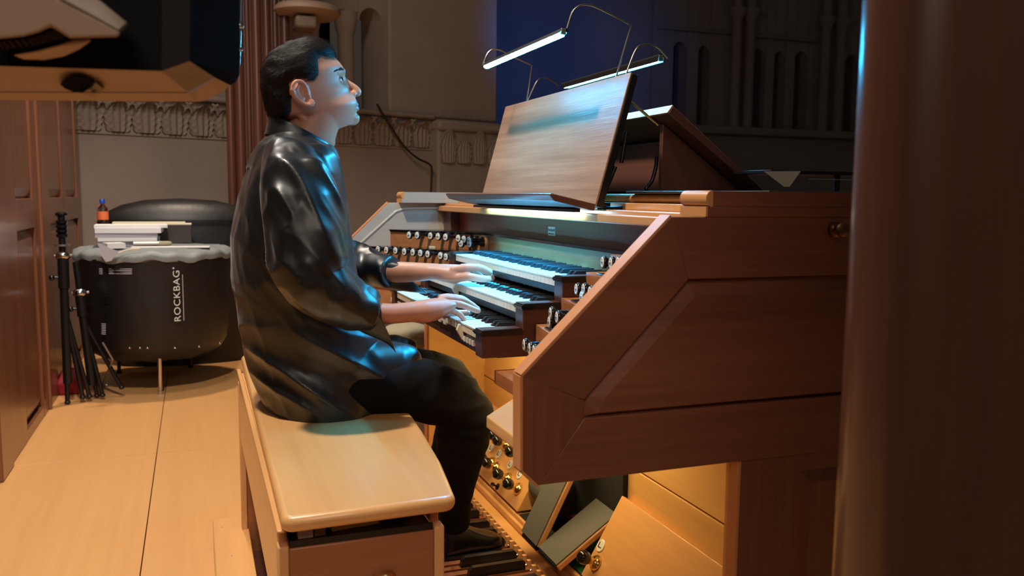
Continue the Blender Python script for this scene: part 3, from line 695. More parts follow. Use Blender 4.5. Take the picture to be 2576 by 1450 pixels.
dm = MB(); dm.lathe([(0.0165, 0), (0.0165, 0.0018), (0.015, 0.0026), (0.0, 0.0026)], (0, 0, 0), (0, 0, 1), 24); dme = dm.mesh('label_disc', 'ivory')
vm_ = MB(); vm_.tube([(-0.0085, 0.004, 0.003), (0.006, 0.0055, 0.003)], 0.0011, 6); vm_.tube([(0.006, 0.0055, 0.003), (0.006, -0.008, 0.003)], 0.0011, 6); vme = vm_.mesh('disc_mark', 'ink')
q1 = Vector(tuple(TN)).to_track_quat('Z', 'X')
for px, py in ((1219, 1112), (1236, 1128), (1255, 1143), (1284, 1170), (1308, 1194), (1512, 1374)):
    p = on_plane(px, py, TP0, TN); o = put('label_disc', dme, con, p + TN * 0.0005, rotT)
    w = put('disc_mark', vme, o, (0, 0, 0), (0, 0, math.radians(90)))
def shoe_pedal(y0, y1, b, t):
    b, t = np.array(b), np.array(t); d = (t - b) / np.linalg.norm(t - b); n = np.array([-d[1], d[0]]); n = n if n[1] > 0 else -n
    th = 0.018
    pr = [tuple(b - n * th), tuple(b), tuple(t), tuple(t - n * th)]
    o = MB().prism(pr, 'Y', y0, y1).build('swell_pedal', 'beech_x', con, bevel=0.004)
    MB().prism([tuple(b + d * 0.002), tuple(b + d * 0.002 + n * 0.004), tuple(t + n * 0.004), tuple(t)], 'Y', y0 + 0.003, y1 - 0.002).build('rubber_tread', 'rubber', o, bevel=0.001)
    MB().tube([(b[0] + 0.004, y0 + 0.01, b[1] - 0.006), (b[0] + 0.004, y1 - 0.01, b[1] - 0.006)], 0.008, 10).build('hinge', 'black_metal', o, smooth=True)
    return o
shoe_pedal(1.940, 2.068, (0.862, 0.188), (1.055, 0.318))
shoe_pedal(2.074, 2.192, (0.862, 0.186), (1.02, 0.50))
MB().lathe([(0.0, 0), (0.05, 0), (0.056, 0.004), (0.056, 0.15), (0.05, 0.155), (0.0, 0.155)], (1.0, 2.20, 0.262), (0, 1, 0), 40).build('crescendo_roller', 'rubber', con, smooth=True)
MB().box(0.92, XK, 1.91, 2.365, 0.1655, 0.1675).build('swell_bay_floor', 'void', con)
MB().box(0.922, 0.97, 1.912, 1.985, 0.1676, 0.170).build('felt_strip', 'felt_green', con)
MB().box(1.03, XK - 0.001, 1.93, 2.19, 0.1676, 0.215).build('felt_back', 'felt_green', con)
MB().box(1.035, XK - 0.001, 1.91, 2.365, 0.216, 0.52).build('swell_bay_shade', 'void', con)  # near-black sheet put in for the shade of the gap
# ================================================================== MUSIC DESK AND ITS LAMPS
ZB = 1.14
dk = thing('music_desk', 'tilted walnut music desk with ledge standing on the console top', 'music desk', (0.87, 2.16, ZB))
DT, DB = np.array([0.94, 1.433]), np.array([0.857, 1.130])
DY0, DY1 = 1.747, 2.575
dd = (DT - DB) / np.linalg.norm(DT - DB); dn = np.array([-dd[1], dd[0]])     # towards the player
pr = [tuple(DB), tuple(DT), tuple(DT - dn * 0.005), tuple(DB - dn * 0.005)]
MB().prism(pr, 'Y', DY0, DY1).build('desk_panel', 'desk', dk, bevel=0.0015)
pr = [tuple(DB - dn * 0.0053), tuple(DT - dn * 0.0053 - dd * 0.001), tuple(DT - dn * 0.021 - dd * 0.001), tuple(DB - dn * 0.021)]
MB().prism(pr, 'Y', DY0 + 0.0, DY1 - 0.004).build('back_board', 'black', dk, bevel=0.001)
LF = np.array([0.748, 1.1575]); LB = DB + dd * 0.004
ld = (LF - LB) / np.linalg.norm(LF - LB); ln = np.array([-ld[1], ld[0]]); ln = ln if ln[1] > 0 else -ln
pr = [tuple(LB), tuple(LF), tuple(LF - ln * 0.004 + ld * 0.004), tuple(LF - ln * 0.016 - ld * 0.01), tuple(LB - ln * 0.016)]
MB().prism(pr, 'Y', DY0 - 0.002, DY1 + 0.005).build('desk_ledge', 'walnut', dk, bevel=0.002)
MB().box(0.820, 0.840, 1.79, 2.53, 1.1145, 1.1215).build('added_light_bar', 'black_metal', dk)  # added casing for the unseen lamps under the ledge
# bent steel stay, spring and damper behind the near edge
def dpt(px, py, Y): p = at(px, py, Y=Y); return (float(p[0]), Y, float(p[2]))
ys_ = 1.765
m = MB(); m.tube(spline([dpt(1548, 420, ys_), dpt(1528, 470, ys_), dpt(1513, 508, ys_), dpt(1518, 521, ys_), dpt(1535, 525, ys_), dpt(1566, 523, ys_)], 5), 0.005, 8)
m.build('stay', 'black_metal', dk, smooth=True)
a, b = np.array(dpt(1560, 330, ys_)), np.array(dpt(1543, 402, ys_)); m = MB()
hp = []
for i in range(121):
    t = i / 120; ax = (b - a) / np.linalg.norm(b - a); u_ = np.array([0, 1.0, 0]); w_ = np.cross(ax, u_); hp.append(a + (b - a) * t + 0.006 * (u_ * math.cos(t * 2 * math.pi * 14) + w_ * math.sin(t * 2 * math.pi * 14)))
m.tube(hp, 0.0013, 5); m.build('spring', 'chrome', dk, smooth=True)
m = MB(); m.tube([dpt(1576, 333, ys_ + 0.02), dpt(1563, 410, ys_ + 0.02)], 0.005, 10); m.build('damper', 'black_metal', dk, smooth=True)
for y in (1.80, 2.52): MB().box(0.886, 0.92, y - 0.006, y + 0.006, 1.1212, 1.137).build('hinge_plate', 'black_metal', dk)
# lamps: aluminium channel with a glowing strip, on wire arms
def desk_lamp(px0, px1, Yn, Yf, label, down, rr):
    a = np.array(at(*px0, Y=Yn)); b = np.array(at(*px1, Y=Yf)); x = 0.5 * (a[0] + b[0]); z = 0.5 * (a[2] + b[2])
    a = np.array([x, Yn, z]); b = np.array([x, Yf, z])
    t = thing('reading_lamp', label, 'lamp', tuple(0.5 * (a + b)), 'desk lamps')
    w = 0.0085
    sh = MB(); d = np.array(down); d = d / np.linalg.norm(d); s_ = np.array([d[1], -d[0]])
    def q(u, v): return (x + s_[0] * u + d[0] * v, z + s_[1] * u + d[1] * v)
    sh.prism([q(-w, 0.007), q(-w, -0.006), q(-w * 0.5, -0.011), q(w * 0.5, -0.011), q(w, -0.006), q(w, 0.007), q(w - 0.001, 0.007), q(w - 0.001, -0.005), q(-w + 0.001, -0.005), q(-w + 0.001, 0.007)], 'Y', Yn - 0.012, Yf + 0.012)
    sh.build('channel', 'black_metal', t)
    cq = q(0, rr * 0.35); st_ = MB(); st_.lathe([(0.0, 0.0), (rr, 0.0), (rr, Yf - Yn), (0.0, Yf - Yn)], (cq[0], Yn, cq[1]), (0, 1, 0), 16); st_.build('light_strip', 'led', t)
    for y in (Yn - 0.008, Yf + 0.008): MB().box(x - 0.006, x + 0.006, y - 0.005, y + 0.005, z - 0.005, z + 0.009).build('end_cap', 'chrome_dull', t, bevel=0.001)
    return t, a, b
tl, la, lb = desk_lamp((1425, 78), (1213, 170), 1.867, 2.413, 'bright LED strip lamp hanging in front of the music desk', (-0.60, -0.80), 0.0066)
for yy, pts in ((1.85, [(1557, 188), (1588, 64), (1530, 33), (1478, 12), (1444, 25), (1426, 72)]), (2.43, [(1311, 256), (1338, 165), (1290, 142), (1250, 124), (1228, 133), (1214, 166)])):
    P_ = [np.array(at(px, py, Y=yy)) for px, py in pts]; P_[0] = np.array([0.953, yy, 1.425])
    m = MB(); m.tube([P_[0], P_[1]] + spline(P_[1:], 6)[1:], 0.0024, 7); m.build('wire_arm', 'steel', tl, smooth=True)
tl2, la2, lb2 = desk_lamp((1676, 149), (1405, 218), 1.861, 2.419, 'slimmer LED strip lamp showing above the top edge of the music desk', (-0.05, -1), 0.0046)
for yy, pts in ((1.85, [(1576, 165), (1600, 125), (1625, 112), (1652, 118), (1680, 147)]), (2.43, [(1326, 254), (1350, 207), (1368, 196), (1386, 202), (1404, 216)])):
    P_ = [np.array(at(px, py, Y=yy)) for px, py in pts]
    xs0 = 0.958; n_ = len(P_)
    for i in range(n_): P_[i][0] = xs0 + (tl2.location[0] - xs0) * i / (n_ - 1)
    for i in range(n_):
        px, py = pts[i]; P_[i] = np.array(at(px, py, X=P_[i][0])); 
    P_[0] = np.array([0.953, P_[0][1], 1.425])
    m = MB(); m.tube(spline(P_, 7), 0.0022, 7); m.build('wire_arm', 'steel', tl2, smooth=True)
# second desk behind, facing away from the player
LY = 1.74
l0 = np.array(at(1695, 267, Y=LY)); l1 = np.array(at(1925, 478, Y=LY))
lt = thing('sloping_desk', 'reddish wooden desk lid sloping away, propped behind the music desk', 'desk', (1.05, 2.0, 1.164))
P0, P1 = np.array([l0[0], l0[2]]), np.array([l1[0], 1.166]); sd = (P1 - P0) / np.linalg.norm(P1 - P0); sn = np.array([sd[1], -sd[0]]); sn = sn if sn[1] < 0 else -sn
MB().prism([tuple(P0), tuple(P1), tuple(P1 + sn * 0.012), tuple(P0 + sn * 0.022)], 'Y', LY, 2.66).build('lid_board', 'walnut', lt, bevel=0.0015)
MB().prism([tuple(P0 - sd * 0.004), tuple(P0), tuple(P0 + sn * 0.022), tuple(P0 + sn * 0.022 - sd * 0.004)], 'Y', LY, 2.66).build('lid_edge', 'ledge_wood', lt)
g0 = np.array(at(1668, 316, Y=1.80)); xg = float(g0[0])
tg = (P0 + sn * 0.024)
def zu(x): return tg[1] + (x - tg[0]) * sd[1] / sd[0]
MB().prism([(xg, 1.165), (xg, zu(xg)), (P1[0] - 0.03, 1.168), (P1[0] - 0.03, 1.165)], 'Y', 1.80, 1.815).build('gusset', 'walnut', lt, bevel=0.001)
MB().prism([(xg, 1.165), (xg, zu(xg)), (P1[0] - 0.03, 1.168), (P1[0] - 0.03, 1.165)], 'Y', 2.60, 2.615).build('gusset', 'walnut', lt, bevel=0.001)
MB().box(xg + 0.035, xg + 0.05, 1.815, 2.60, 1.165, zu(xg + 0.05)).build('back_board', 'walnut', lt)
a, b = np.array(at(1584, 254, Y=1.84)), np.array(at(1640, 301, Y=1.82)); m = MB(); m.tube([a, b, b + (b - a) * 0.3], 0.0035, 8); m.build('brass_stay', 'brass', lt, smooth=True)
m = MB(); m.tube(spline([np.array(at(px, py, Y=1.83)) for px, py in ((1652, 395), (1650, 420), (1640, 455), (1625, 475), (1632, 481))], 6), 0.005, 8); m.build('cable_tail', 'black', lt, smooth=True)
# white paper corner hanging from a dark rail behind the mat
RX = float(at(2020, 430, Y=1.62)[0]); 
rl = thing('black_stand', 'low black metal rail on a short round post at the back of the console top', 'stand', tuple(at(2105, 478, Y=1.62)))
zr0 = float(at(2000, 434, Y=1.62)[2]); xa, xb_ = float(at(1925, 432, Y=1.62)[0]), 1.70
MB().box(xa, xb_, 1.60, 1.74, zr0 - 0.004, zr0 + 0.004).build('rail_plate', 'black_metal', rl, bevel=0.001)
MB().box(float(at(2022, 440, Y=1.62)[0]), xb_, 1.602, 1.61, zr0 - 0.016, zr0 - 0.014).build('rail_wire', 'chrome', rl)
pp = at(2105, 460, Y=1.65); MB().lathe([(0.008, 1.165), (0.008, zr0 - 0.004)], (pp[0], 1.65, 0), n=14).build('post', 'black_metal', rl, smooth=True)
MB().box(pp[0] - 0.05, pp[0] + 0.05, 1.63, 1.68, 1.1645, 1.168).build('foot_plate', 'black_metal', rl)
pts = [at(px, py, Y=1.597) for px, py in ((1921, 431), (2014, 431), (1986, 470), (1972, 470))]
cxp = [(float(p[0]), float(p[2])) for p in pts]
tag(MB().prism(cxp, 'Y', 1.5962, 1.5972).build('paper_sheet', 'cream'), 'pale triangular paper corner hanging from the black rail on the console top', 'paper')

# ================================================================== BENCH
bn = thing('organ_bench', 'light beech organ bench with thick rounded seat and open tray below', 'bench', (0.28, 2.08, 0))
ZS = 0.634
fr_ = [(0.41, 1.352), (0.428, 1.47), (0.441, 1.56), (0.462, 1.78), (0.474, 1.95), (0.476, 2.08), (0.474, 2.21), (0.462, 2.38), (0.441, 2.60), (0.41, 2.808)]
edge_ = [(0.118, 1.344), (0.150, 1.3435), (0.38, 1.350)] + fr_[0:] + [(0.38, 2.809), (0.130, 2.812)]
edge_ = [(0.1235, 1.3475), (0.135, 1.3445)] + [(0.395, 1.3515), (0.407, 1.356), (0.413, 1.370)] + fr_[1:-1] + [(0.413, 2.79), (0.405, 2.804), (0.395, 2.8085)] + [(0.145, 2.812), (0.132, 2.807), (0.130, 2.795), (0.118, 1.36)]
m = MB(); m.prism(edge_, 'Z', ZS - 0.027, ZS); m.build('seat', 'beech', bn, bevel=0.0115, seg=5)
BX0, BX1, BY0, BY1 = 0.118, 0.394, 1.385, 2.70
bev = 0.003
# end panels with the tray opening between end and seat, long sides, feet
for y0, y1 in ((BY0, BY0 + 0.022), (BY1 - 0.022, BY1)):
    MB().box(BX0 + 0.014, BX1 - 0.014, y0 + 0.001, y1 - 0.001, 0.0, 0.566).build('end_panel', 'bench_end', bn, bevel=bev)
    for x0, x1 in ((BX0 - 0.004, BX0 + 0.014), (BX1 - 0.014, BX1 + 0.004)):
        MB().box(x0, x1, y0 - 0.002, y1 + 0.006, 0.0, 0.572).build('corner_post', 'beech_z', bn, bevel=bev)
MB().box(BX0 - 0.002, BX0 + 0.014, BY0 + 0.03, BY1 - 0.03, 0.40, 0.604).build('side_board', 'beech', bn, bevel=bev)
MB().box(BX0 - 0.006, BX0 + 0.006, BY0 - 0.02, BY1 + 0.02, 0.6025, 0.6075).build('seat_lip', 'beech', bn, bevel=0.002)
MB().box(BX1 - 0.014, BX1 + 0.002, BY0 + 0.03, BY1 - 0.03, 0.40, 0.59).build('side_board', 'beech', bn, bevel=bev)
m = MB(); z0 = 0.5665
m.box(BX0 + 0.016, BX1 - 0.016, BY0 + 0.006, BY1 - 0.006, z0, z0 + 0.004)
for y0 in (BY0 + 0.004, BY1 - 0.01):
    m.box(BX0 + 0.016, BX1 - 0.016, y0, y0 + 0.006, z0, z0 + 0.011)
m.build('tray', 'black', bn)
for y in (1.62, 2.08, 2.55): MB().box(BX0 + 0.02, BX1 - 0.02, y - 0.012, y + 0.012, 0.5715, 0.6075).build('seat_bearer', 'beech_x', bn)
hh = np.array(at(965, 1448, Y=BY0 - 0.001)); MB().ball((hh[0], BY0 - 0.002, hh[2] - 0.004), (0.022, 0.012, 0.012)).build('end_knob', 'brass', bn, smooth=True)
# things lying in the tray
zt_ = z0 + 0.0042
def traybox(name, x0, x1, y0, y1, h, mat, label, cat, tilt=0.0, grp=None):
    me = MB().box(-(x1 - x0) / 2, (x1 - x0) / 2, -(y1 - y0) / 2, (y1 - y0) / 2, 0, h).mesh(name, mat)
    o = put(name, me, None, ((x0 + x1) / 2, (y0 + y1) / 2, zt_), (0, 0, tilt)); tag(o, label, cat, grp); return o
traybox('notebook', 0.20, 0.285, 1.43, 1.56, 0.019, 'bookgreen', 'yellow-green notebook lying in the black tray under the bench seat', 'notebook', 0.12)
traybox('book', 0.150, 0.175, 1.412, 1.52, 0.034, 'paper', 'pale book standing at the left end of the bench tray', 'book', 0.0)
traybox('box', 0.178, 0.196, 1.415, 1.50, 0.036, 'khaki', 'small tan box beside the pale book in the bench tray', 'box', 0.0)
tm_ = MB(); tm_.tube([(0.325 + 0.016 * math.cos(t), 1.44, zt_ + 0.018 + 0.016 * math.sin(t)) for t in np.linspace(0, 2 * math.pi, 17)], 0.003, 8); tag(tm_.build('tape_roll', 'black', smooth=True), 'black ring of tape standing in the bench tray', 'tape')
traybox('card', 0.29, 0.355, 1.47, 1.55, 0.034, 'paper_grey', 'pinkish grey card box behind the tape in the bench tray', 'box', -0.25)

# ================================================================== PEDALBOARD
pbd = thing('pedalboard', 'beech pedalboard with dark sharps under the bench', 'pedalboard', (0.5, 2.13, 0))
PYc = 2.13
for (x0, x1, z1) in ((0.03, 0.135, 0.105), (0.866, 0.900, 0.13)):
    MB().box(x0, x1, PYc - 0.66, PYc + 0.665, 0.0, z1).build('frame_rail', 'beech' if x0 < 0.1 else 'beech', pbd, bevel=0.002)
for y in (PYc - 0.665, PYc + 0.64): MB().box(0.135, 0.866, y, y + 0.022, 0.0, 0.11).build('frame_side', 'beech_x', pbd, bevel=0.002)
MB().box(0.135, 0.866, PYc - 0.64, PYc + 0.64, 0.0, 0.03).build('frame_floor', 'inner_dark', pbd)
for y in np.linspace(PYc - 0.58, PYc + 0.59, 6): MB().lathe([(0.0025, 0.105), (0.0025, 0.1056), (0, 0.1057)], (0.05 + 0.03 * ((y * 10) % 1), y, 0), n=8).build('screw', 'khaki', pbd)
nat = MB().box(-0.33, 0.36, -0.011, 0.011, -0.05, 0.0); natm = nat.mesh('natural_pedal', 'pedal_wood')
tail = MB(); tail.loft([[(-0.335, -0.010, -0.05), (-0.335, 0.010, -0.05), (-0.335, 0.010, -0.005), (-0.335, -0.010, -0.005)], [(-0.30, -0.016, -0.05), (-0.30, 0.016, -0.05), (-0.30, 0.016, 0.002), (-0.30, -0.016, 0.002)], [(-0.285, -0.017, -0.05), (-0.285, 0.013, -0.05), (-0.285, 0.013, 0.002), (-0.285, -0.017, 0.002)]]); tailm = tail.mesh('pedal_tail', 'beech_x')
shp = MB(); shp.prism([(0.17, 0.0), (0.174, 0.022), (0.184, 0.029), (0.330, 0.029), (0.337, 0.022), (0.337, 0.0)], 'Y', -0.008, 0.008); shpm = shp.mesh('sharp_pedal', 'ebony')
shb = MB().box(-0.33, 0.36, -0.010, 0.010, -0.05, 0.0); shbm = shb.mesh('sharp_base', 'pedal_wood')
wi = 0; order = []
for octv in range(3):
    for s_ in ('n', 's', 'n', 's', 'n', 'n', 's', 'n', 's', 'n', 's', 'n'): order.append(s_)
order = order[:30]; pitch_ = 1.03 / 29
for i, k in enumerate(order):
    y = PYc + 0.515 - i * pitch_; ang = -(y - PYc) * 0.16
    cx = 0.503
    o = put('natural_pedal' if k == 'n' else 'sharp_pedal', natm if k == 'n' else shpm, pbd, (cx, y, 0.112), (0, 0, ang))
    if k == 's': put('sharp_base', shbm, o, (0, 0, 0))
    put('pedal_tail', tailm, o, (-0.0, 0, 0))
    if k == 'n':
        pass
lm2 = MB().lathe([(0.004, 0.0), (0.004, 0.008), (0.0, 0.0095)], (0, 0, 0), n=10).mesh('guide_pin', 'chrome')
for i in range(30): put('guide_pin', lm2, pbd, (0.852, PYc + 0.515 - i * pitch_ + 0.016, 0.108))
ctm = MB().box(-0.012, 0.0, -0.006, 0.006, -0.03, 0.0).mesh('comb_tooth', 'beech_x')
for i in range(30): put('comb_tooth', ctm, pbd, (0.866, PYc + 0.515 - i * pitch_ + 0.016, 0.128))

# ================================================================== TIMPANI UNDER COVER AND WHAT LIES ON IT
TC = np.array([-0.225, 5.5]); TR = 0.425
tp = thing('timpani', 'timpani wrapped in a black zipped cover standing on chrome legs', 'timpani', (TC[0], TC[1], 0))
def fold(a, z, amp): return amp * (math.sin(5 * a + 9 * z) + 0.6 * math.sin(11 * a - 6 * z + 1.3) + 0.4 * math.sin(23 * a + 14 * z))
rings = []; NT = 96
for z, r in ((0.16, 0.05), (0.165, 0.2), (0.185, 0.30), (0.225, 0.365), (0.28, 0.398), (0.36, 0.412), (0.46, 0.418), (0.56, 0.420), (0.66, 0.424), (0.74, 0.428), (0.785, 0.43), (0.792, 0.41), (0.79, 0.2), (0.79, 0.02)):
    rings.append([(TC[0] + (r + fold(2 * math.pi * k / NT, z, 0.0035 if r > 0.3 else 0.001)) * math.cos(2 * math.pi * k / NT), TC[1] + (r + fold(2 * math.pi * k / NT, z, 0.0035 if r > 0.3 else 0.001)) * math.sin(2 * math.pi * k / NT), z + (0.004 * math.sin(9 * 2 * math.pi * k / NT) if z < 0.3 else 0)) for k in range(NT)])
MB().loft(rings).build('drum_cover', 'cover', tp, smooth=True)
rings = []
for z, r in ((0.768, 0.437), (0.79, 0.442), (0.806, 0.436), (0.822, 0.40), (0.832, 0.32), (0.836, 0.15), (0.836, 0.01)):
    rings.append([(TC[0] + (r + 0.004 * math.sin(17 * 2 * math.pi * k / NT) * (r > 0.35)) * math.cos(2 * math.pi * k / NT), TC[1] + (r + 0.004 * math.sin(17 * 2 * math.pi * k / NT) * (r > 0.35)) * math.sin(2 * math.pi * k / NT), z + (0.008 * math.sin(7 * 2 * math.pi * k / NT) + 0.006 * math.sin(19 * 2 * math.pi * k / NT)) * (r > 0.35)) for k in range(NT)])
MB().loft(rings).build('cover_lining', 'lining', tp, smooth=True)['label'] = 'pale grey turned-up lining of the drum cover'
def ring_at(px, py, lift=0.004):
    """point on the near side of the drum seen at a pixel"""
    best = None
    for t in np.linspace(4.0, 7.0, 1500):
        p = CP + ray(px, py) * t
        if math.hypot(p[0] - TC[0], p[1] - TC[1]) < TR + lift: best = p; break
    return best if best is not None else at(px, py, Y=TC[1] - TR)
for px, py in ((404, 992), (480, 925), (300, 940)):
    q_ = at(px, py, Z=0.0); t_ = np.array([q_[0], q_[1]]); s_ = TC + (t_ - TC) * 0.85 
    m = MB(); m.tube([(q_[0], q_[1], 0.0), (q_[0], q_[1], 0.02)], 0.016, 12); m.tube([(q_[0], q_[1], 0.02), (q_[0], q_[1], 0.24)], 0.011, 12)
    m.build('leg', 'chrome' if px == 404 else 'black_metal', tp, smooth=True)
a0 = ring_at(445, 745); ang_ = math.atan2(a0[1] - TC[1], a0[0] - TC[0])
tmR = text_mesh('brand_lettering', 'ROCKBAG', 0.063, 'label', 0.0008, 1.08)
bb = [v.co for v in tmR.vertices]; wdt = max(v[0] for v in bb) - min(v[0] for v in bb)
for v in tmR.vertices: v.co.x *= 0.285 / wdt; v.co.y *= 0.8
nr = Vector((math.cos(ang_), math.sin(ang_), 0)); xax = Vector((0, 0, 1)); yax = nr.cross(xax)
def face_out(o, base, lift):
    mt = Matrix((xax, yax, nr)).transposed().to_4x4(); mt.translation = Vector(base) + nr * lift; o.matrix_basis = mt
    o.parent = tp; o.matrix_parent_inverse = Matrix.Translation(-tp.location)
o = bpy.data.objects.new('brand_lettering', tmR); C.objects.link(o); face_out(o, a0, 0.006)
o = bpy.data.objects.new('strap_line', MB().box(-0.142, 0.12, -0.034, -0.030, 0, 0.001).mesh('strap_line', 'paper_grey')); C.objects.link(o); face_out(o, a0, 0.006)
o = bpy.data.objects.new('registered_dot', MB().lathe([(0.005, 0), (0.005, 0.001), (0, 0.001)], (0.158, 0.016, 0), n=10).mesh('registered_dot', 'label')); C.objects.link(o); face_out(o, a0, 0.006)
for (px0, px1, py, n_) in ((274, 332, 676, 4), (250, 258, 676, 4), (256, 266, 815, 7), (262, 275, 745, 5)):
    m = MB()
    for k in range(n_):
        A_ = ring_at(px0, py + k * 4.2); B_ = ring_at(px1, py + k * 4.2 + 1); m.tube([A_, 0.5 * (A_ + B_) + (0.5 * (A_ + B_) - np.array([TC[0], TC[1], A_[2]])) * 0.01, B_], 0.0025, 5)
    m.build('lacing', 'paper_grey' if py != 745 else 'black_metal', tp, smooth=True)
for px in (326, 352, 371, 440, 501, 553):
    A_ = ring_at(px, 876 - (px > 480) * (px - 480) * 0.16); m = MB(); m.ball(A_, (0.008, 0.005, 0.006), 8, 6); m.build('eyelet', 'chrome', tp, smooth=True)
# second covered drum behind: only its domed hood shows
DC = np.array([-0.08, 6.14]); hd = thing('covered_drum', 'large dark domed drum hood behind the timpani against the stone wall', 'drum', (DC[0], DC[1], 0))
zt2 = float(at(440, 499, Y=6.12)[2])
prf = [(0.40, 0.0), (0.43, 0.1), (0.46, 0.6), (0.505, zt2 - 0.16), (0.47, zt2 - 0.10), (0.36, zt2 - 0.045), (0.22, zt2 - 0.012), (0.0, zt2)]
mh = MB().lathe(prf, (0, 0, 0), n=64); mh.v = [(DC[0] + x, DC[1] + y * 0.36, z_) for x, y, z_ in mh.v]; mh.build('hood', 'cover', hd, smooth=True)
mh = MB().lathe([(0.507, zt2 - 0.18), (0.512, zt2 - 0.16), (0.507, zt2 - 0.14)], (0, 0, 0), n=64); mh.v = [(DC[0] + x, DC[1] + y * 0.36, z_) for x, y, z_ in mh.v]; mh.build('hood_seam', 'black', hd, smooth=True)
# papers, folders, bottle
ZT2 = 0.836
def sheet(pxs, z, h, mat, name, label, cat, grp=None, jitter=0):
    P_ = [at(px, py, Z=z + h) for px, py in pxs]
    o = MB().prism([(float(p[0]), float(p[1])) for p in P_], 'Z', z, z + h).build(name, mat)
    tag(o, label, cat, grp); return o
def slab(cx, cy, w, d, z, h, rot, mat, name, label, cat, grp=None, bevel=0.0):
    me = MB().box(-w / 2, w / 2, -d / 2, d / 2, 0, h).mesh(name, mat); o = put(name, me, None, (cx, cy, z), (0, 0, rot)); tag(o, label, cat, grp)
    return o
z = ZT2 + 0.001; stack = []
xs_ = lambda px, Y: float(at(px, 600, Y=Y)[0])
spec = [(244, 402, 0.030, 'paper_grey', 'grey bundle of sheets at the bottom of the stack on the timpani', 0.05),
        (250, 398, 0.020, 'paper', 'white bundle lying second from the bottom of the paper stack', -0.04),
        (240, 396, 0.026, 'paper_grey', 'lilac grey folder in the middle of the paper stack', 0.02),
        (243, 408, 0.028, 'paper', 'thick white bundle second from the top of the paper stack', -0.03),
        (236, 420, 0.016, 'paper', 'white sheets with a curled corner topping the paper stack', 0.05)]
for (a_, b_, h, mt, lb_, rt) in spec:
    x0, x1 = xs_(a_, 5.42), xs_(b_, 5.42); slab(0.5 * (x0 + x1), 5.50 + rt * 0.3, x1 - x0, 0.24, z, h, rt, mt, 'paper_bundle', lb_, 'papers', 'papers stacked on the timpani'); z += h + 0.0006
x0, x1 = xs_(285, 5.66), xs_(482, 5.66)
bx = thing('document_box', 'flat dark brown document box with pale lid behind the paper stack', 'box', (0.5 * (x0 + x1), 5.72, ZT2))
MB().box(x0, x1, 5.67, 5.80, ZT2 + 0.001, ZT2 + 0.115).build('box_body', 'box_brown', bx, bevel=0.003); MB().box(x0 - 0.002, x1 + 0.002, 5.668, 5.802, ZT2 + 0.115, ZT2 + 0.123).build('box_lid', 'cream', bx, bevel=0.001)
slab(0.5 * (x0 + x1) - 0.02, 5.73, x1 - x0 - 0.03, 0.10, ZT2 + 0.1236, 0.009, 0.02, 'cream', 'folder', 'cream folder lying on the brown document box', 'folder')
zf_ = ZT2 + 0.001
slab(xs_(430, 5.3), 5.28, xs_(512, 5.25) - xs_(312, 5.25), 0.09, zf_ - 0.003, 0.006, -0.06, 'paper', 'sheet_music', 'long white sheet lying across the front of the drum cover', 'sheet')
slab(xs_(285, 5.22), 5.24, 0.095, 0.10, zf_, 0.030, 0.35, 'paper', 'crumpled_tissue', 'crumpled white tissue at the front left of the drum top', 'tissue')
P_ = [at(px, py, Y=5.10) for px, py in ((250, 612), (300, 632), (282, 655), (268, 658), (256, 640))]
tag(MB().prism([(float(p[0]), float(p[2])) for p in P_], 'Y', 5.055, 5.06).build('paper_flap', 'paper_grey'), 'mauve paper corner hanging down over the rim of the drum cover', 'paper')
cs = thing('pencil_case', 'olive and silver pencil case in front of the paper stack', 'case', (xs_(385, 5.33), 5.34, zf_))
x0, x1 = xs_(335, 5.34), xs_(432, 5.34); xm = x0 + (x1 - x0) * 0.66
m = MB(); m.tube([(x0, 5.345, zf_ + 0.018), (xm, 5.345, zf_ + 0.018)], 0.017, 12, flat=((0, 0, 1), 0.8)); m.build('case_body', 'chrome_dull', cs, smooth=True)
m = MB(); m.tube([(xm, 5.345, zf_ + 0.018), (x1 - 0.02, 5.345, zf_ + 0.018), (x1 - 0.005, 5.345, zf_ + 0.017), (x1, 5.345, zf_ + 0.016)], [0.0172, 0.0172, 0.014, 0.006], 12, flat=((0, 0, 1), 0.8)); m.build('case_cap', 'khaki', cs, smooth=True)
m = MB(); A_ = [at(px, py, Y=5.065) for px, py in ((276, 646), (300, 636), (325, 628), (352, 626))]; m.tube(spline(A_, 5), 0.004, 6)
tag(m.build('pencil', 'cream', smooth=True), 'pale pencil lying on the front rim of the drum cover', 'pencil')
bt = thing('bottle', 'clear plastic bottle with orange label and blue cap behind the papers', 'bottle', (xs_(261, 5.7), 5.7, ZT2))
bx_, by_ = xs_(261, 5.7), 5.7; zc = float(at(261, 507, Y=5.7)[2]); zl1, zl0 = float(at(261, 533, Y=5.7)[2]), float(at(261, 553, Y=5.7)[2]); rb = 0.031
zb_ = min(ZT2 + 0.0, zl0 - 0.05); 
MB().lathe([(0.0, zb_), (rb * 0.9, zb_), (rb, zb_ + 0.008), (rb, zl1 + 0.012), (rb * 0.8, zl1 + 0.03), (0.013, zc - 0.018), (0.013, zc - 0.002), (0.0, zc - 0.002)], (bx_, by_, 0), n=28).build('bottle_body', 'clear', bt, smooth=True)
MB().lathe([(0.0, zb_ + 0.003), (rb * 0.88, zb_ + 0.003), (rb * 0.93, zb_ + 0.01), (rb * 0.93, zl0 - 0.01), (0.0, zl0 - 0.01)], (bx_, by_, 0), n=24).build('drink', 'drink', bt, smooth=True)
MB().lathe([(rb + 0.0006, zl0), (rb + 0.0012, zl0), (rb + 0.0012, zl1), (rb + 0.0006, zl1)], (bx_, by_, 0), n=28).build('bottle_label', 'orange', bt, smooth=True)
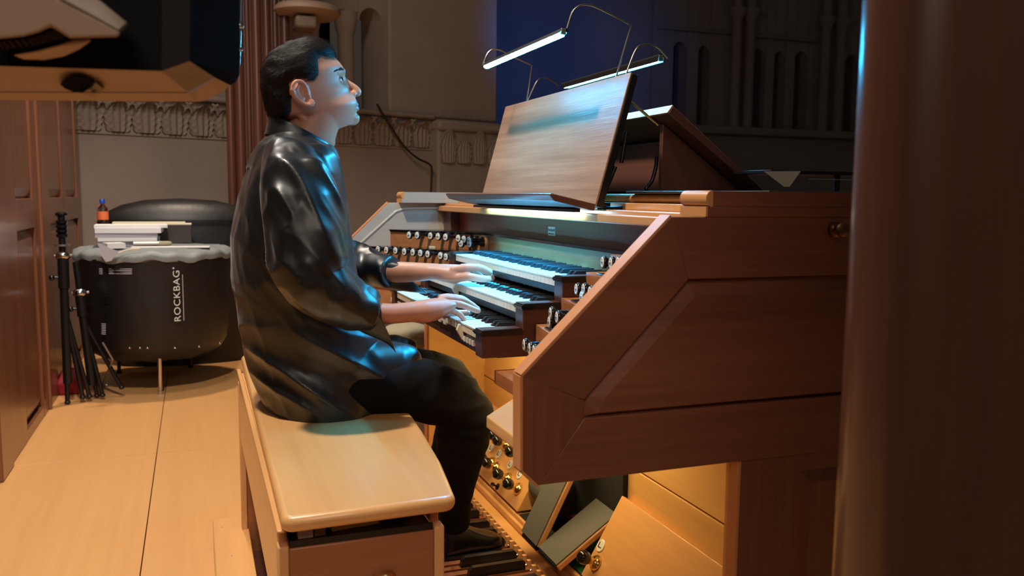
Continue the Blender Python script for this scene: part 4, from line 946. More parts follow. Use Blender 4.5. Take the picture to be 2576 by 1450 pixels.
MB().lathe([(0.0155, zc - 0.012), (0.0155, zc + 0.012), (0.014, zc + 0.014), (0.0, zc + 0.014)], (bx_, by_, 0), n=24).build('cap', 'blue_cap', bt, smooth=True)

# ================================================================== FOLDED STANDS BY THE PANELLED WALL
def stand(base_px, top_px, Yb, label, legs, name='folded_stand', clamp=True):
    b = np.array(at(*base_px, Z=0.0)) if Yb is None else np.array([at(*base_px, Y=Yb)[0], Yb, 0.0])
    Y = b[1]; t = np.array(at(*top_px, Y=Y + 0.02))
    s_ = thing(name, label, 'stand', tuple(b), 'folded stands')
    d = t - b; L_ = np.linalg.norm(d)
    m = MB(); m.tube([b + d * 0.10, b + d * 0.55], 0.022, 12); m.tube([b + d * 0.55, b + d * 0.70], 0.028, 12); m.build('column', 'black_metal', s_, smooth=True)
    m = MB(); m.tube([b + d * 0.70, b + d * 0.90], 0.018, 10); m.build('upper_tube', 'black_metal', s_, smooth=True)
    m = MB(); m.ball(b + d * 0.70, (0.038, 0.030, 0.028), 12, 8); m.tube([b + d * 0.70 - (0.04, 0, 0), b + d * 0.70 + (0.045, 0, 0.004)], 0.008, 8); m.build('clamp', 'chrome', s_, smooth=True)
    m = MB(); m.tube([b + d * 0.60, b + d * 0.60 - (0.05, 0.01, 0)], 0.008, 8); m.ball(b + d * 0.60 - (0.055, 0.01, 0), 0.016, 10, 7); m.build('wing_knob', 'black_gloss', s_, smooth=True)
    if clamp:
        m = MB(); gr = [(0.014, 0.0), (0.022, 0.006), (0.014, 0.012)]
        for k in range(5): m.lathe([(0.0, -0.001)] + [(r, h) for r, h in ((0.020, 0.0), (0.030, 0.008), (0.030, 0.018), (0.020, 0.026))] + [(0.0, 0.027)], b + d * (0.88 + 0.024 * k), d, 14)
        m.build('grip', 'black_gloss', s_, smooth=True)
        m = MB(); m.lathe([(0.0, 0), (0.038, 0.0), (0.038, 0.010), (0.0, 0.010)], b + d * 0.86, d, 16); m.build('collar', 'chrome_dull', s_, smooth=True)
    for (px, py, dy) in legs:
        f = np.array(at(px, py, Y=Y + dy)); f[2] = max(f[2], 0.012)
        top = b + d * 0.52 + np.array([0.0, 0, 0]); m = MB(); m.tube([top, f], 0.012, 8); lg = m.build('leg', 'black_metal', s_, smooth=True)
        m = MB(); m.ball(f, (0.016, 0.016, 0.012), 10, 6); m.build('rubber_foot', 'black', lg, smooth=True)
    return s_
stand((172, 1018), (152, 480), None, 'tall black folded stand with ribbed grip leaning by the panelled wall', [(170, 1016, 0.0), (208, 1000, 0.02), (225, 998, 0.03)])
stand((236, 1003), (186, 620), 5.13, 'shorter black folded stand between the tall stand and the drum', [(258, 995, 0.0), (244, 996, 0.03), (306, 975, 0.02)], clamp=False)
m = MB(); a_ = np.array(at(258, 862, Y=5.03)); b_ = np.array(at(284, 905, Y=5.03)); c_ = np.array(at(258, 968, Z=0.014)); m.tube([a_, b_, c_], 0.006, 8); m.ball(c_, 0.014, 10, 7); m.ball(c_ + (0.022, 0, -0.006), 0.012, 10, 7)
st3 = thing('cymbal_arm', 'thin bent black rod with chrome wing nut at the foot of the stands', 'rod', tuple(c_)); m.build('rod', 'chrome_dull', st3, smooth=True)
pts = [at(px, py, Y=5.35) for px, py in ((155, 930), (200, 925), (206, 968), (196, 985), (152, 985))]
rb_ = thing('red_bag', 'red cloth bag with bright orange flap on the floor behind the stands', 'bag', tuple(at(178, 985, Y=5.35)))
cx_, cz_ = float(pts[0][0]), 0.0; x0, x1 = float(at(153, 960, Y=5.35)[0]), float(at(203, 960, Y=5.35)[0]); zt_b = float(at(180, 930, Y=5.35)[2])
m = MB(); m.loft([[(x0 - 0.01, 5.30, 0.0), (x1 + 0.01, 5.30, 0.0), (x1 + 0.01, 5.46, 0.0), (x0 - 0.01, 5.46, 0.0)], [(x0 - 0.015, 5.29, zt_b * 0.5), (x1 + 0.015, 5.29, zt_b * 0.5), (x1 + 0.012, 5.47, zt_b * 0.5), (x0 - 0.012, 5.47, zt_b * 0.5)], [(x0 + 0.01, 5.34, zt_b), (x1 - 0.01, 5.34, zt_b), (x1 - 0.01, 5.42, zt_b), (x0 + 0.01, 5.42, zt_b)]]); m.build('bag_body', 'red', rb_, bevel=0.012, seg=3)
fp = [at(px, py, Y=5.29) for px, py in ((193, 921), (204, 920), (206, 936), (199, 940))]; MB().prism([(float(p[0]), float(p[2])) for p in fp], 'Y', 5.275, 5.285).build('bag_flap', 'red_bright', rb_)

# grey-green cloth bag seen between his arms, beyond the console
kb = thing('cloth_bag', 'khaki cloth bag on a pale box seen under his forearms beyond the console', 'bag', tuple(at(1030, 872, Y=3.5)))
kc = np.array(at(1022, 838, Y=3.5)); m = MB(); m.ball(kc, (0.11, 0.10, 0.045), 20, 12); m.ball(kc + (-0.03, -0.02, -0.035), (0.12, 0.10, 0.05), 20, 12); m.build('bag_body', 'khaki', kb, smooth=True)
MB().box(kc[0] - 0.16, kc[0] + 0.13, 3.42, 3.60, 0.0, float(at(1022, 858, Y=3.45)[2])).build('box_under', 'paper_grey', kb, bevel=0.004)

# black cable running down the stone wall
cp = [(948, 262), (965, 290), (990, 330), (1020, 372), (1050, 398), (1078, 412), (1086, 425), (1085, 460), (1083, 520)]
cpt = []
for px, py in cp:
    cpt.append(on_plane(px, py, W0 + EN * 0.135, EN))
m = MB(); m.tube(spline(cpt, 5), 0.010, 8); tag(m.build('wall_cable', 'black', smooth=True), 'black cable running diagonally down the carved stone wall', 'cable')

# ================================================================== DARK HOUSING CLOSE OVERHEAD, UPPER LEFT
hb = thing('equipment_housing', 'black equipment housing with tan chamfered underside hanging close overhead', 'equipment', tuple(at(240, 100, D=0.85)))
def L3(lst): return [np.array(at(px, py, D=d)) for px, py, d in lst]
def deeper(p, k): return CP + (np.asarray(p) - CP) * k
def panel3(mb, front, k=1.06):
    n = len(front); bk = [deeper(p, k) for p in front]
    mb.add(list(front) + bk, [tuple(range(n)), tuple(range(2 * n - 1, n - 1, -1))] + [(i, i + n, (i + 1) % n + n, (i + 1) % n) for i in range(n)]); return mb
# body: upright faces, with a ridge between the front and the corner face
m = MB()
panel3(m, L3([(-80, -760, .80), (410, -760, .80), (407, 179, .80), (-80, 164, .80)]), 1.25)
m.build('housing_shell', 'housing', hb)
m = MB(); panel3(m, L3([(410, -760, .80), (482, -760, .775), (477, 154, .775), (407, 179, .80)]), 1.2); m.build('corner_ridge', 'housing_lit', hb)  # lighter grey paints in the light on this turned face
m = MB(); panel3(m, L3([(482, -760, .775), (604, -760, .86), (603, 188, .86), (592, 208, .86), (580, 215, .855), (539, 195, .81), (477, 154, .775)]), 1.12); m.build('side_face', 'housing', hb)
m = MB(); panel3(m, L3([(-80, 164, .80), (407, 179, .80), (472, 232, .86), (-80, 230, .86)]), 1.03); m.build('front_chamfer', 'tan', hb)
m = MB(); panel3(m, L3([(407, 179, .80), (477, 154, .775), (539, 195, .83), (472, 232, .86)]), 1.03); m.build('corner_chamfer', 'tan_dark', hb)  # darker tan paints in the shade of this turned facet
m = MB(); panel3(m, L3([(-80, 231, .87), (472, 233, .87), (496, 226, .868), (541, 196, .84), (580, 216, .86), (548, 238, .90), (512, 254, .92), (490, 256, .92), (-80, 251, .92)]), 1.05); m.build('bottom_flange', 'tan', hb)
c_ = L3([(150, 212, .835), (165, 198, .82), (185, 192, .815), (210, 195, .818), (236, 206, .83), (228, 220, .845), (206, 234, .86), (186, 232, .858), (163, 223, .848)])
off = (CP - c_[0]) / np.linalg.norm(CP - c_[0])
m = MB(); panel3(m, [p + off * 0.008 for p in c_], 1.01); m.build('port', 'deep_black', hb)
l_ = L3([(230, 221, .845), (240, 208, .83), (260, 225, .85), (252, 236, .862), (232, 234, .86)]); m = MB(); panel3(m, [p + off * 0.008 for p in l_], 1.01); m.build('port_lip', 'tan_dark', hb)
l_ = L3([(204, 235, .86), (230, 234, .86), (240, 242, .865), (228, 244, .868)]); m = MB(); panel3(m, [p + off * 0.02 for p in l_], 1.01); m.build('port_lug', 'tan', hb)
m = MB(); panel3(m, L3([(-80, 230.3, .868), (472, 232.2, .868), (472, 234, .868), (-80, 232.2, .868)]), 1.01); m.build('shadow_gap', 'deep_black', hb)  # black strip painted as the shadow line above the flange
w_ = L3([(-60, -60, .70), (118, -60, .70), (150, 0, .70), (304, 82, .72), (298, 93, .72), (177, 96, .71), (128, 66, .70), (100, 80, .70), (60, 91, .70), (0, 97, .70), (-60, 99, .70)])
m = MB(); panel3(m, w_, 1.08); m.build('wing_panel', 'tan', hb, bevel=0.003)
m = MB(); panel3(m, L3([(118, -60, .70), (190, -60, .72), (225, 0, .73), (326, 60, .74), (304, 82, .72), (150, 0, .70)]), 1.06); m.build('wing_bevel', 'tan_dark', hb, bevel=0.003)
ua = spline(L3([(-40, 101, .725), (0, 99, .725), (60, 93, .725), (100, 82, .725), (128, 68, .725)]), 4); la_ = spline(L3([(-30, 128, .725), (20, 127, .725), (85, 118, .725), (135, 106, .725), (176, 97, .725)]), 4)
m = MB(); panel3(m, [deeper(q, 1.01) for q in ua + la_[::-1]], 1.03); whl = m.build('ribbed_wheel', 'black', hb)
for i in range(len(ua) - 1):
    a_, b_, c_, d_ = ua[i], ua[i] + (ua[i + 1] - ua[i]) * 0.6, la_[i] + (la_[i + 1] - la_[i]) * 0.6, la_[i]
    m = MB(); e_ = 0.18; panel3(m, [a_ + (d_ - a_) * e_, b_ + (c_ - b_) * e_, b_ + (c_ - b_) * 0.85, a_ + (d_ - a_) * 0.85], 1.012); m.build('rib', 'rib', whl)
gd = L3([(30, 138, .74), (90, 128, .74), (150, 112, .74), (185, 99, .74), (236, 97, .745), (200, 124, .765), (160, 142, .77), (110, 151, .77), (60, 149, .765)])
m = MB(); panel3(m, gd, 1.04); m.build('guard', 'tan', hb, bevel=0.005, seg=3)
# thin chromed rod with clamps beside the housing
rd = thing('chrome_rod', 'slim chrome rod with small clamps hanging beside the black housing', 'rod', tuple(at(605, 100, D=1.3)))
a_, b_ = np.array(at(608, -40, D=1.3)), np.array(at(601, 165, D=1.3)); m = MB(); m.tube([a_, b_], 0.0022, 8); m.build('rod', 'chrome', rd, smooth=True)
for t_ in (0.52, 0.80): m = MB(); m.ball(a_ + (b_ - a_) * t_, (0.006, 0.006, 0.004), 10, 7); m.build('clamp', 'chrome', rd, smooth=True)
# ================================================================== THE ORGANIST
from mathutils import noise as mnoise
PXM = 0.00098                                   # metres per photograph pixel at the player's distance
HY = 2.13
person = thing('person', 'person in black satin shirt seated on the bench playing the manuals', 'person', (0.25, 2.12, ZS))
def W3(px, py, Y): return np.array(at(px, py, Y=Y))
def ring(c, a, b, n=40, e=2.0, e2=None):
    """superellipse ring: centre, half axes a (front) and b (side)"""
    out = []
    for k in range(n):
        t = 2 * math.pi * k / n; cs, sn = math.cos(t), math.sin(t); ee = e if (cs > 0 or e2 is None) else e2
        out.append(np.asarray(c) + np.asarray(a) * (math.copysign(abs(cs) ** (2 / ee), cs)) + np.asarray(b) * (math.copysign(abs(sn) ** (2 / ee), sn)))
    return out
def limb(mb, pts, n=24):
    """pts: (px, py, Y, half height px, half depth m or None); elliptical tube whose vertical half size is measured in the photograph"""
    P_ = [W3(p[0], p[1], p[2]) for p in pts]; m = len(P_); rings = []
    for i in range(m):
        t = P_[min(i + 1, m - 1)] - P_[max(i - 1, 0)]; t /= np.linalg.norm(t)
        side = np.array([0, 1.0, 0]) - t * t[1]; side /= np.linalg.norm(side); up = np.cross(side, t)
        h = pts[i][3] * PXM; d = pts[i][4] if len(pts[i]) > 4 and pts[i][4] else h
        rings.append(ring(P_[i], up * h, side * d, n))
    return mb.loft(rings)
def vox(mb, size, iters, mats, name):
    me = mb.mesh(name + '_raw', mats); o = bpy.data.objects.new(name + '_raw', me); C.objects.link(o)
    r = o.modifiers.new('r', 'REMESH'); r.mode = 'VOXEL'; r.voxel_size = size; r.adaptivity = 0; r.use_smooth_shade = True
    if iters:
        s = o.modifiers.new('s', 'SMOOTH'); s.factor = 0.5; s.iterations = iters
    out = bpy.data.meshes.new_from_object(o.evaluated_get(bpy.context.evaluated_depsgraph_get())); bpy.data.objects.remove(o)
    out.name = name; out.materials.clear()
    for m in (mats if isinstance(mats, (list, tuple)) else [mats]): out.materials.append(M[m])
    out.polygons.foreach_set('use_smooth', [True] * len(out.polygons)); out.polygons.foreach_set('material_index', [0] * len(out.polygons))
    return out
def get_v(me): a = np.empty(len(me.vertices) * 3); me.vertices.foreach_get('co', a); return a.reshape(-1, 3)
def set_v(me, a): me.vertices.foreach_set('co', a.reshape(-1)); me.update()
def get_n(me): a = np.empty(len(me.vertices) * 3); me.vertex_normals.foreach_get('vector', a); return a.reshape(-1, 3)

# ------------------------------------------------------------------ head
C0 = np.array([790.0, 215.0]); TH = math.radians(20)
UP = np.array([-math.sin(TH), -math.cos(TH)]); FW = np.array([math.cos(TH), -math.sin(TH)])
skull = [(845, 150), (852, 157), (860, 166), (865, 177), (869, 190), (870, 201), (873, 214), (878, 228), (886, 240), (893, 248), (898, 257), (898, 267), (898, 278), (894, 285), (897, 293), (901, 302), (898, 312), (886, 326), (866, 334), (838, 336), (812, 328), (788, 312), (765, 300), (735, 302), (705, 302), (690, 288), (682, 268), (675, 236), (671, 202), (675, 172), (690, 145), (718, 122), (757, 111), (797, 112), (826, 128)]
SK = np.array(skull, float)
def span(t):
    """front and back of the skull on the line at height t"""
    o = C0 + UP * t; ss = []
    for i in range(len(SK)):
        a, b = SK[i] - o, SK[(i + 1) % len(SK)] - o; ha, hb = a @ UP, b @ UP
        if (ha <= 0) != (hb <= 0):
            k = ha / (ha - hb); p = a + (b - a) * k; ss.append(p @ FW)
    return (max(ss), min(ss)) if len(ss) >= 2 else None
def HP(s, t, y=0.0):
    """head frame (px forward, px up, m sideways) to the room"""
    p = C0 + FW * s + UP * t; q = W3(p[0], p[1], HY); q[1] += y; return q
EF = HP(1, 0) - HP(0, 0); EU_ = HP(0, 1) - HP(0, 0)
hwid = [(-128, 14), (-122, 24), (-112, 36), (-100, 46), (-80, 57), (-55, 65), (-30, 70), (-5, 74), (25, 77), (50, 76), (72, 69), (88, 56), (99, 40), (106, 22)]
rings = []
for t in np.linspace(-124, 105.5, 46):
    sp_ = span(t)
    if sp_ is None: continue
    sf, sb = sp_; sm = sb + 0.46 * (sf - sb); hw = float(np.interp(t, [h[0] for h in hwid], [h[1] for h in hwid])) * 0.001
    ef = 2.15 - 0.35 * math.exp(-((t + 8) / 22) ** 2) if t > -40 else 2.0
    r_ = []
    for k in range(48):
        a = 2 * math.pi * k / 48; cs, sn = math.cos(a), math.sin(a)
        fx_ = (sf - sm) if cs > 0 else (sm - sb); e = ef if cs > 0 else 2.3
        r_.append(HP(sm + fx_ * math.copysign(abs(cs) ** (2 / e), cs), t, hw * math.copysign(abs(sn) ** (2 / e), sn)))
    rings.append(r_)
body = MB(); body.loft(rings)
def hp(px, py, y=0.0):
    q = W3(px, py, HY - abs(y)); q[1] = HY + y; return q
AX = [EF / np.linalg.norm(EF), np.array([0, 1.0, 0]), EU_ / np.linalg.norm(EU_)]
# nose, with tip and wings
body.tube([hp(862, 196), hp(869, 203), hp(879, 212), hp(890, 221.5), hp(897, 229)], [0.004, 0.0078, 0.009, 0.0105, 0.0115], 16)
body.ball(hp(897.5, 232.5), (0.0125, 0.0122, 0.011), 18, 12, AX)
for s in (-1, 1):
    body.ball(hp(885, 239, s * 0.0125), (0.0125, 0.0075, 0.0095), 16, 10, AX)
    body.ball(hp(856, 262, s * 0.027), (0.024, 0.016, 0.024), 16, 10, AX)     # cheek by the mouth
    body.ball(hp(800, 298, s * 0.044), (0.034, 0.012, 0.020), 16, 10, AX)     # jaw angle
body.ball(hp(889, 300), (0.0165, 0.022, 0.015), 18, 12, AX)
body.tube([hp(846, 184, -0.046), hp(858, 178, -0.030), hp(862.5, 180, -0.012), hp(863, 182, 0), hp(862.5, 180, 0.012), hp(858, 178, 0.030), hp(846, 184, 0.046)], [0.005, 0.0085, 0.0082, 0.007, 0.0082, 0.0085, 0.005], 12)
LIPU = [hp(899.3 - (abs(y) / 0.024) ** 2 * 9 - (abs(y) < 0.003) * 0.5, 263.5 + (abs(y) / 0.024) ** 2 * 5, y) for y in np.linspace(-0.0235, 0.0235, 11)]
LIPL = [hp(899 - (abs(y) / 0.024) ** 2 * 10, 274 - (abs(y) / 0.024) ** 2 * 3.5, y) for y in np.linspace(-0.0215, 0.0215, 11)]
body.tube(LIPU, [0.0015, 0.0024, 0.003, 0.0034, 0.0038, 0.0038, 0.0038, 0.0034, 0.003, 0.0024, 0.0015], 10)
body.tube(LIPL, [0.002, 0.0032, 0.0043, 0.005, 0.0054, 0.0056, 0.0054, 0.005, 0.0043, 0.0032, 0.002], 10)
# ears
def ear(s):
    Y0 = s * 0.0775
    def e(px, py, o=0.0): return hp(px, py, Y0 + s * o)
    helix = [(777, 243, 0.004), (772, 228, 0.006), (768, 215, 0.009), (759, 205.5, 0.013), (747, 204, 0.0165), (737, 212, 0.018), (735, 226, 0.0175), (741, 242, 0.014), (753, 254, 0.011), (766, 262, 0.009), (778, 265, 0.008), (786, 262, 0.006), (785, 252, 0.004)]
    H_ = spline([e(*p) for p in helix], 4)
    body.tube(H_, [0.0046 if i < 24 else 0.0058 for i in range(len(H_))], 10)
    body.ball(e(760, 234, 0.003), (0.021, 0.0055, 0.030), 18, 12, AX)
    body.ball(e(781, 257, 0.005), (0.0085, 0.006, 0.009), 14, 9, AX)
    body.tube(spline([e(752, 214, 0.008), e(747, 226, 0.012), e(752, 241, 0.012), e(765, 250, 0.009)], 4), 0.0038, 8)
    body.ball(e(776, 239, 0.006), (0.005, 0.005, 0.008), 10, 7, AX)
    return e
ear(-1); ear(1)
# neck
nk = [((806, 270), 60, 0.058), ((797, 300), 62, 0.058), ((785, 328), 65, 0.059), ((766, 362), 70, 0.064), ((748, 395), 84, 0.085), ((738, 430), 92, 0.13)]
rg = []
for (c, h, w) in nk:
    f = HP(1, 0) - HP(0, 0); d = W3(c[0] + 0.87 * h, c[1] + 0.42 * h, HY) - W3(c[0], c[1], HY)
    rg.append(ring(W3(*c, HY), d, np.array([0, w, 0]), 32))
body.loft(rg)
body.tube([hp(752, 288, -0.044), hp(790, 330, -0.042), hp(832, 376, -0.018)], [0.008, 0.010, 0.009], 10)
body.tube([hp(752, 288, 0.044), hp(790, 330, 0.042), hp(832, 376, 0.018)], [0.008, 0.010, 0.009], 10)
body.ball(hp(835, 357), (0.009, 0.009, 0.014))
# trunk and limbs under the clothes (kept well inside them)
TOR = [(372, 655, 838, 0.150), (400, 640, 848, 0.185), (440, 622, 856, 0.205), (500, 602, 866, 0.208), (600, 586, 880, 0.200), (700, 588, 898, 0.192), (800, 606, 930, 0.190), (900, 636, 972, 0.198), (980, 660, 965, 0.210), (1030, 680, 930, 0.214)]
def torso(mb, k, kz=0):
    rg = []
    for (y, xb, xf, hw) in TOR:
        c = W3(0.5 * (xb + xf), y, 2.12); a = (W3(xf, y, 2.12) - W3(xb, y, 2.12)) * 0.5
        rg.append(ring(c + (0, 0, kz), a * k, np.array([0, hw * k, 0]), 48, 2.3))
    return mb.loft(rg)
torso(body, 0.84)
R_ARM = [(742, 430, 1.955), (762, 520, 1.90), (772, 620, 1.865), (772, 705, 1.85), (830, 748, 1.852), (890, 778, 1.855), (940, 789, 1.857), (985, 790, 1.86), (1030, 786, 1.865), (1048, 784, 1.87)]
R_RAD = [38, 40, 38, 36, 32, 29, 25, 23.5, 23.5, 24]
limb(body, [(*p, r, r * 0.0011) for p, r in zip(R_ARM, R_RAD)])
L_ARM = [(742, 420, 2.30), (770, 520, 2.37), (790, 600, 2.41), (812, 665, 2.42), (870, 668, 2.40), (930, 676, 2.36), (1000, 685, 2.29), (1050, 685, 2.235), (1085, 684, 2.205), (1102, 684, 2.195)]
L_RAD = [38, 40, 38, 36, 34, 33, 31, 27.5, 24, 23]
limb(body, [(*p, r * 0.97, r * 0.0011) for p, r in zip(L_ARM, L_RAD)])
TIPS = []
def finger(mb, pts, r0, r1):
    P_ = [W3(*p) for p in pts]; S_ = spline(P_, 5); n = len(S_); rad = [r0 + (r1 - r0) * i / (n - 1) for i in range(n)]
    for j in (5, 10):
        if j < n: rad[j] *= 1.07
    mb.tube(S_, rad, 14); mb.ball(S_[-1], r1 * 0.99, 12, 8); TIPS.append((S_[-1], S_[-1] - S_[-4], r1))
# right hand
limb(body, [(1040, 785, 1.868, 24, 0.028), (1062, 784, 1.872, 27, 0.032), (1085, 780, 1.885, 27, 0.040), (1106, 772, 1.90, 22, 0.044), (1122, 766, 1.908, 13, 0.042)])
body.ball(W3(1072, 797, 1.862), (0.024, 0.018, 0.014))
finger(body, [(1104, 752, 1.943), (1126, 748, 1.948), (1160, 752, 1.953), (1181, 764, 1.955), (1192, 774, 1.955)], 0.0100, 0.0072)
finger(body, [(1104, 757, 1.921), (1126, 752, 1.923), (1163, 756, 1.928), (1187, 768, 1.930), (1200, 778, 1.930)], 0.0104, 0.0074)
finger(body, [(1104, 766, 1.898), (1122, 763, 1.898), (1157, 766, 1.902), (1187, 777, 1.904), (1203, 783, 1.904)], 0.0100, 0.0070)
finger(body, [(1100, 780, 1.875), (1116, 778, 1.876), (1138, 782, 1.882), (1157, 792, 1.885), (1167, 804, 1.885)], 0.0092, 0.0064)
finger(body, [(1072, 786, 1.93), (1100, 789, 1.955), (1132, 790, 1.972), (1156, 789, 1.975), (1176, 788, 1.972)], 0.0125, 0.0085)
# left hand, seen from the thumb side
limb(body, [(1095, 684, 2.20, 22, 0.027), (1118, 687, 2.19, 25, 0.033), (1145, 690, 2.178, 27, 0.040), (1166, 686, 2.172, 22, 0.042), (1182, 678, 2.17, 12, 0.040)])
finger(body, [(1138, 681, 2.158), (1174, 675, 2.135), (1203, 674, 2.127), (1219, 678, 2.124), (1232, 685, 2.122)], 0.0118, 0.0086)
finger(body, [(1158, 674, 2.160), (1180, 672, 2.158), (1212, 676, 2.155), (1230, 689, 2.153), (1238, 701, 2.152)], 0.0105, 0.0076)
finger(body, [(1158, 675, 2.183), (1180, 673, 2.184), (1208, 678, 2.186), (1224, 691, 2.187), (1230, 703, 2.187)], 0.0100, 0.0072)
finger(body, [(1156, 680, 2.205), (1174, 679, 2.208), (1196, 683, 2.212), (1210, 693, 2.214), (1216, 704, 2.214)], 0.0092, 0.0066)
finger(body, [(1098, 692, 2.188), (1148, 699, 2.147), (1180, 697, 2.122), (1206, 701, 2.110), (1229, 703, 2.106)], 0.0130, 0.0092)
R_LEG = [(790, 965, 2.01, 84), (900, 968, 2.00, 82), (1000, 966, 1.99, 79), (1095, 990, 1.99, 76), (1150, 1012, 1.99, 72), (1174, 1045, 1.995, 70), (1166, 1095, 2.01, 68), (1156, 1150, 2.035, 63), (1150, 1205, 2.065, 52), (1146, 1260, 2.105, 43), (1143, 1318, 2.155, 43)]
L_LEG = [(790, 950, 2.24, 84), (900, 940, 2.25, 82), (1000, 935, 2.26, 75), (1080, 942, 2.265, 68), (1130, 954, 2.27, 64), (1156, 985, 2.27, 58), (1150, 1040, 2.275, 56), (1132, 1120, 2.29, 52), (1110, 1200, 2.32, 46), (1085, 1290, 2.36, 42)]
for L_ in (R_LEG, L_LEG): limb(body, [(a, b, c, r * 0.72) for a, b, c, r in L_])
bme = vox(body, 0.0024, 7, ['skin', 'lip'], 'body')
V = get_v(bme); N_ = get_n(bme)
# eye sockets, nostrils, mouth line, crow's feet
EC = {s: hp(850.5, 203, s * 0.0315) for s in (-1, 1)}
for s in (-1, 1):
    R = V - EC[s]; dy = R[:, 1] * 1.0; dt = R @ AX[2]; ds = R @ AX[0]
    d = np.sqrt((dy / 0.0165) ** 2 + ((dt + 0.0005) / 0.0100) ** 2); w = np.where(ds > -0.03, 1 / (1 + d ** 5), 0)
    lim = 0.0062 - 0.35 * np.clip(s * dy, 0, 0.03)
    V -= AX[0][None] * (w * np.maximum(0, ds - lim))[:, None]
    d = np.linalg.norm(V - hp(846, 216, s * 0.034), axis=1); V -= AX[0][None] * (np.exp(-(d / 0.006) ** 2) * 0.002)[:, None]
    nc = hp(894, 243.5, s * 0.0062); d = np.sqrt((((V - nc) @ AX[0]) / 0.0052) ** 2 + ((V - nc)[:, 1] / 0.0035) ** 2 + (((V - nc) @ AX[2]) / 0.006) ** 2)
    V += AX[2][None] * (np.exp(-d ** 2) * 0.007)[:, None]
    # fold from the wing of the nose to the mouth corner
    for k in np.linspace(0, 1, 9):
        c = hp(874 - 2 * k + 4 * math.sin(k * 3), 240 + 24 * k, s * (0.023 + 0.010 * k)); d = np.linalg.norm(V - c, axis=1); V -= N_ * (np.exp(-(d / 0.0032) ** 2) * 0.0012)[:, None]
ml = [hp(900 - (abs(y) / 0.024) ** 2 * 8.5, 268.6 + (abs(y) / 0.024) ** 2 * 1.2, y) for y in np.linspace(-0.024, 0.024, 15)]
for c in ml:
    d = np.linalg.norm(V - c, axis=1); V -= N_ * (np.exp(-(d / 0.0026) ** 2) * 0.0016)[:, None]
set_v(bme, V)
lipc = np.array(LIPU + LIPL)
near = np.where(V @ AX[0] > (hp(876, 266) @ AX[0]))[0]
isl = np.zeros(len(V), bool)
if len(near):
    dd_ = np.min(np.linalg.norm(V[near][:, None, :] - lipc[None], axis=2), axis=1); isl[near[dd_ < 0.0056]] = True
mi = np.zeros(len(bme.polygons), int)
lv = np.empty(len(bme.loops), int); bme.loops.foreach_get('vertex_index', lv); ls = np.empty(len(bme.polygons), int); bme.polygons.foreach_get('loop_start', ls)
mi[isl[lv[ls]]] = 1; bme.polygons.foreach_set('material_index', mi)
bo = link('body', bme, person)
for tip, d, r in TIPS:
    d = d / np.linalg.norm(d); sd_ = np.cross(d, (0, 0, 1.0)); sd_ /= np.linalg.norm(sd_); u_ = np.cross(sd_, d)
    MB().ball(tip - d * r * 0.15 + u_ * r * 0.80, (r * 0.78, r * 0.62, r * 0.20), 14, 8, [d, sd_, u_]).build('fingernail', 'nail', bo, smooth=True)
from mathutils.bvhtree import BVHTree
bvh = BVHTree.FromPolygons([Vector(v) for v in get_v(bme)], [tuple(p.vertices) for p in bme.polygons])
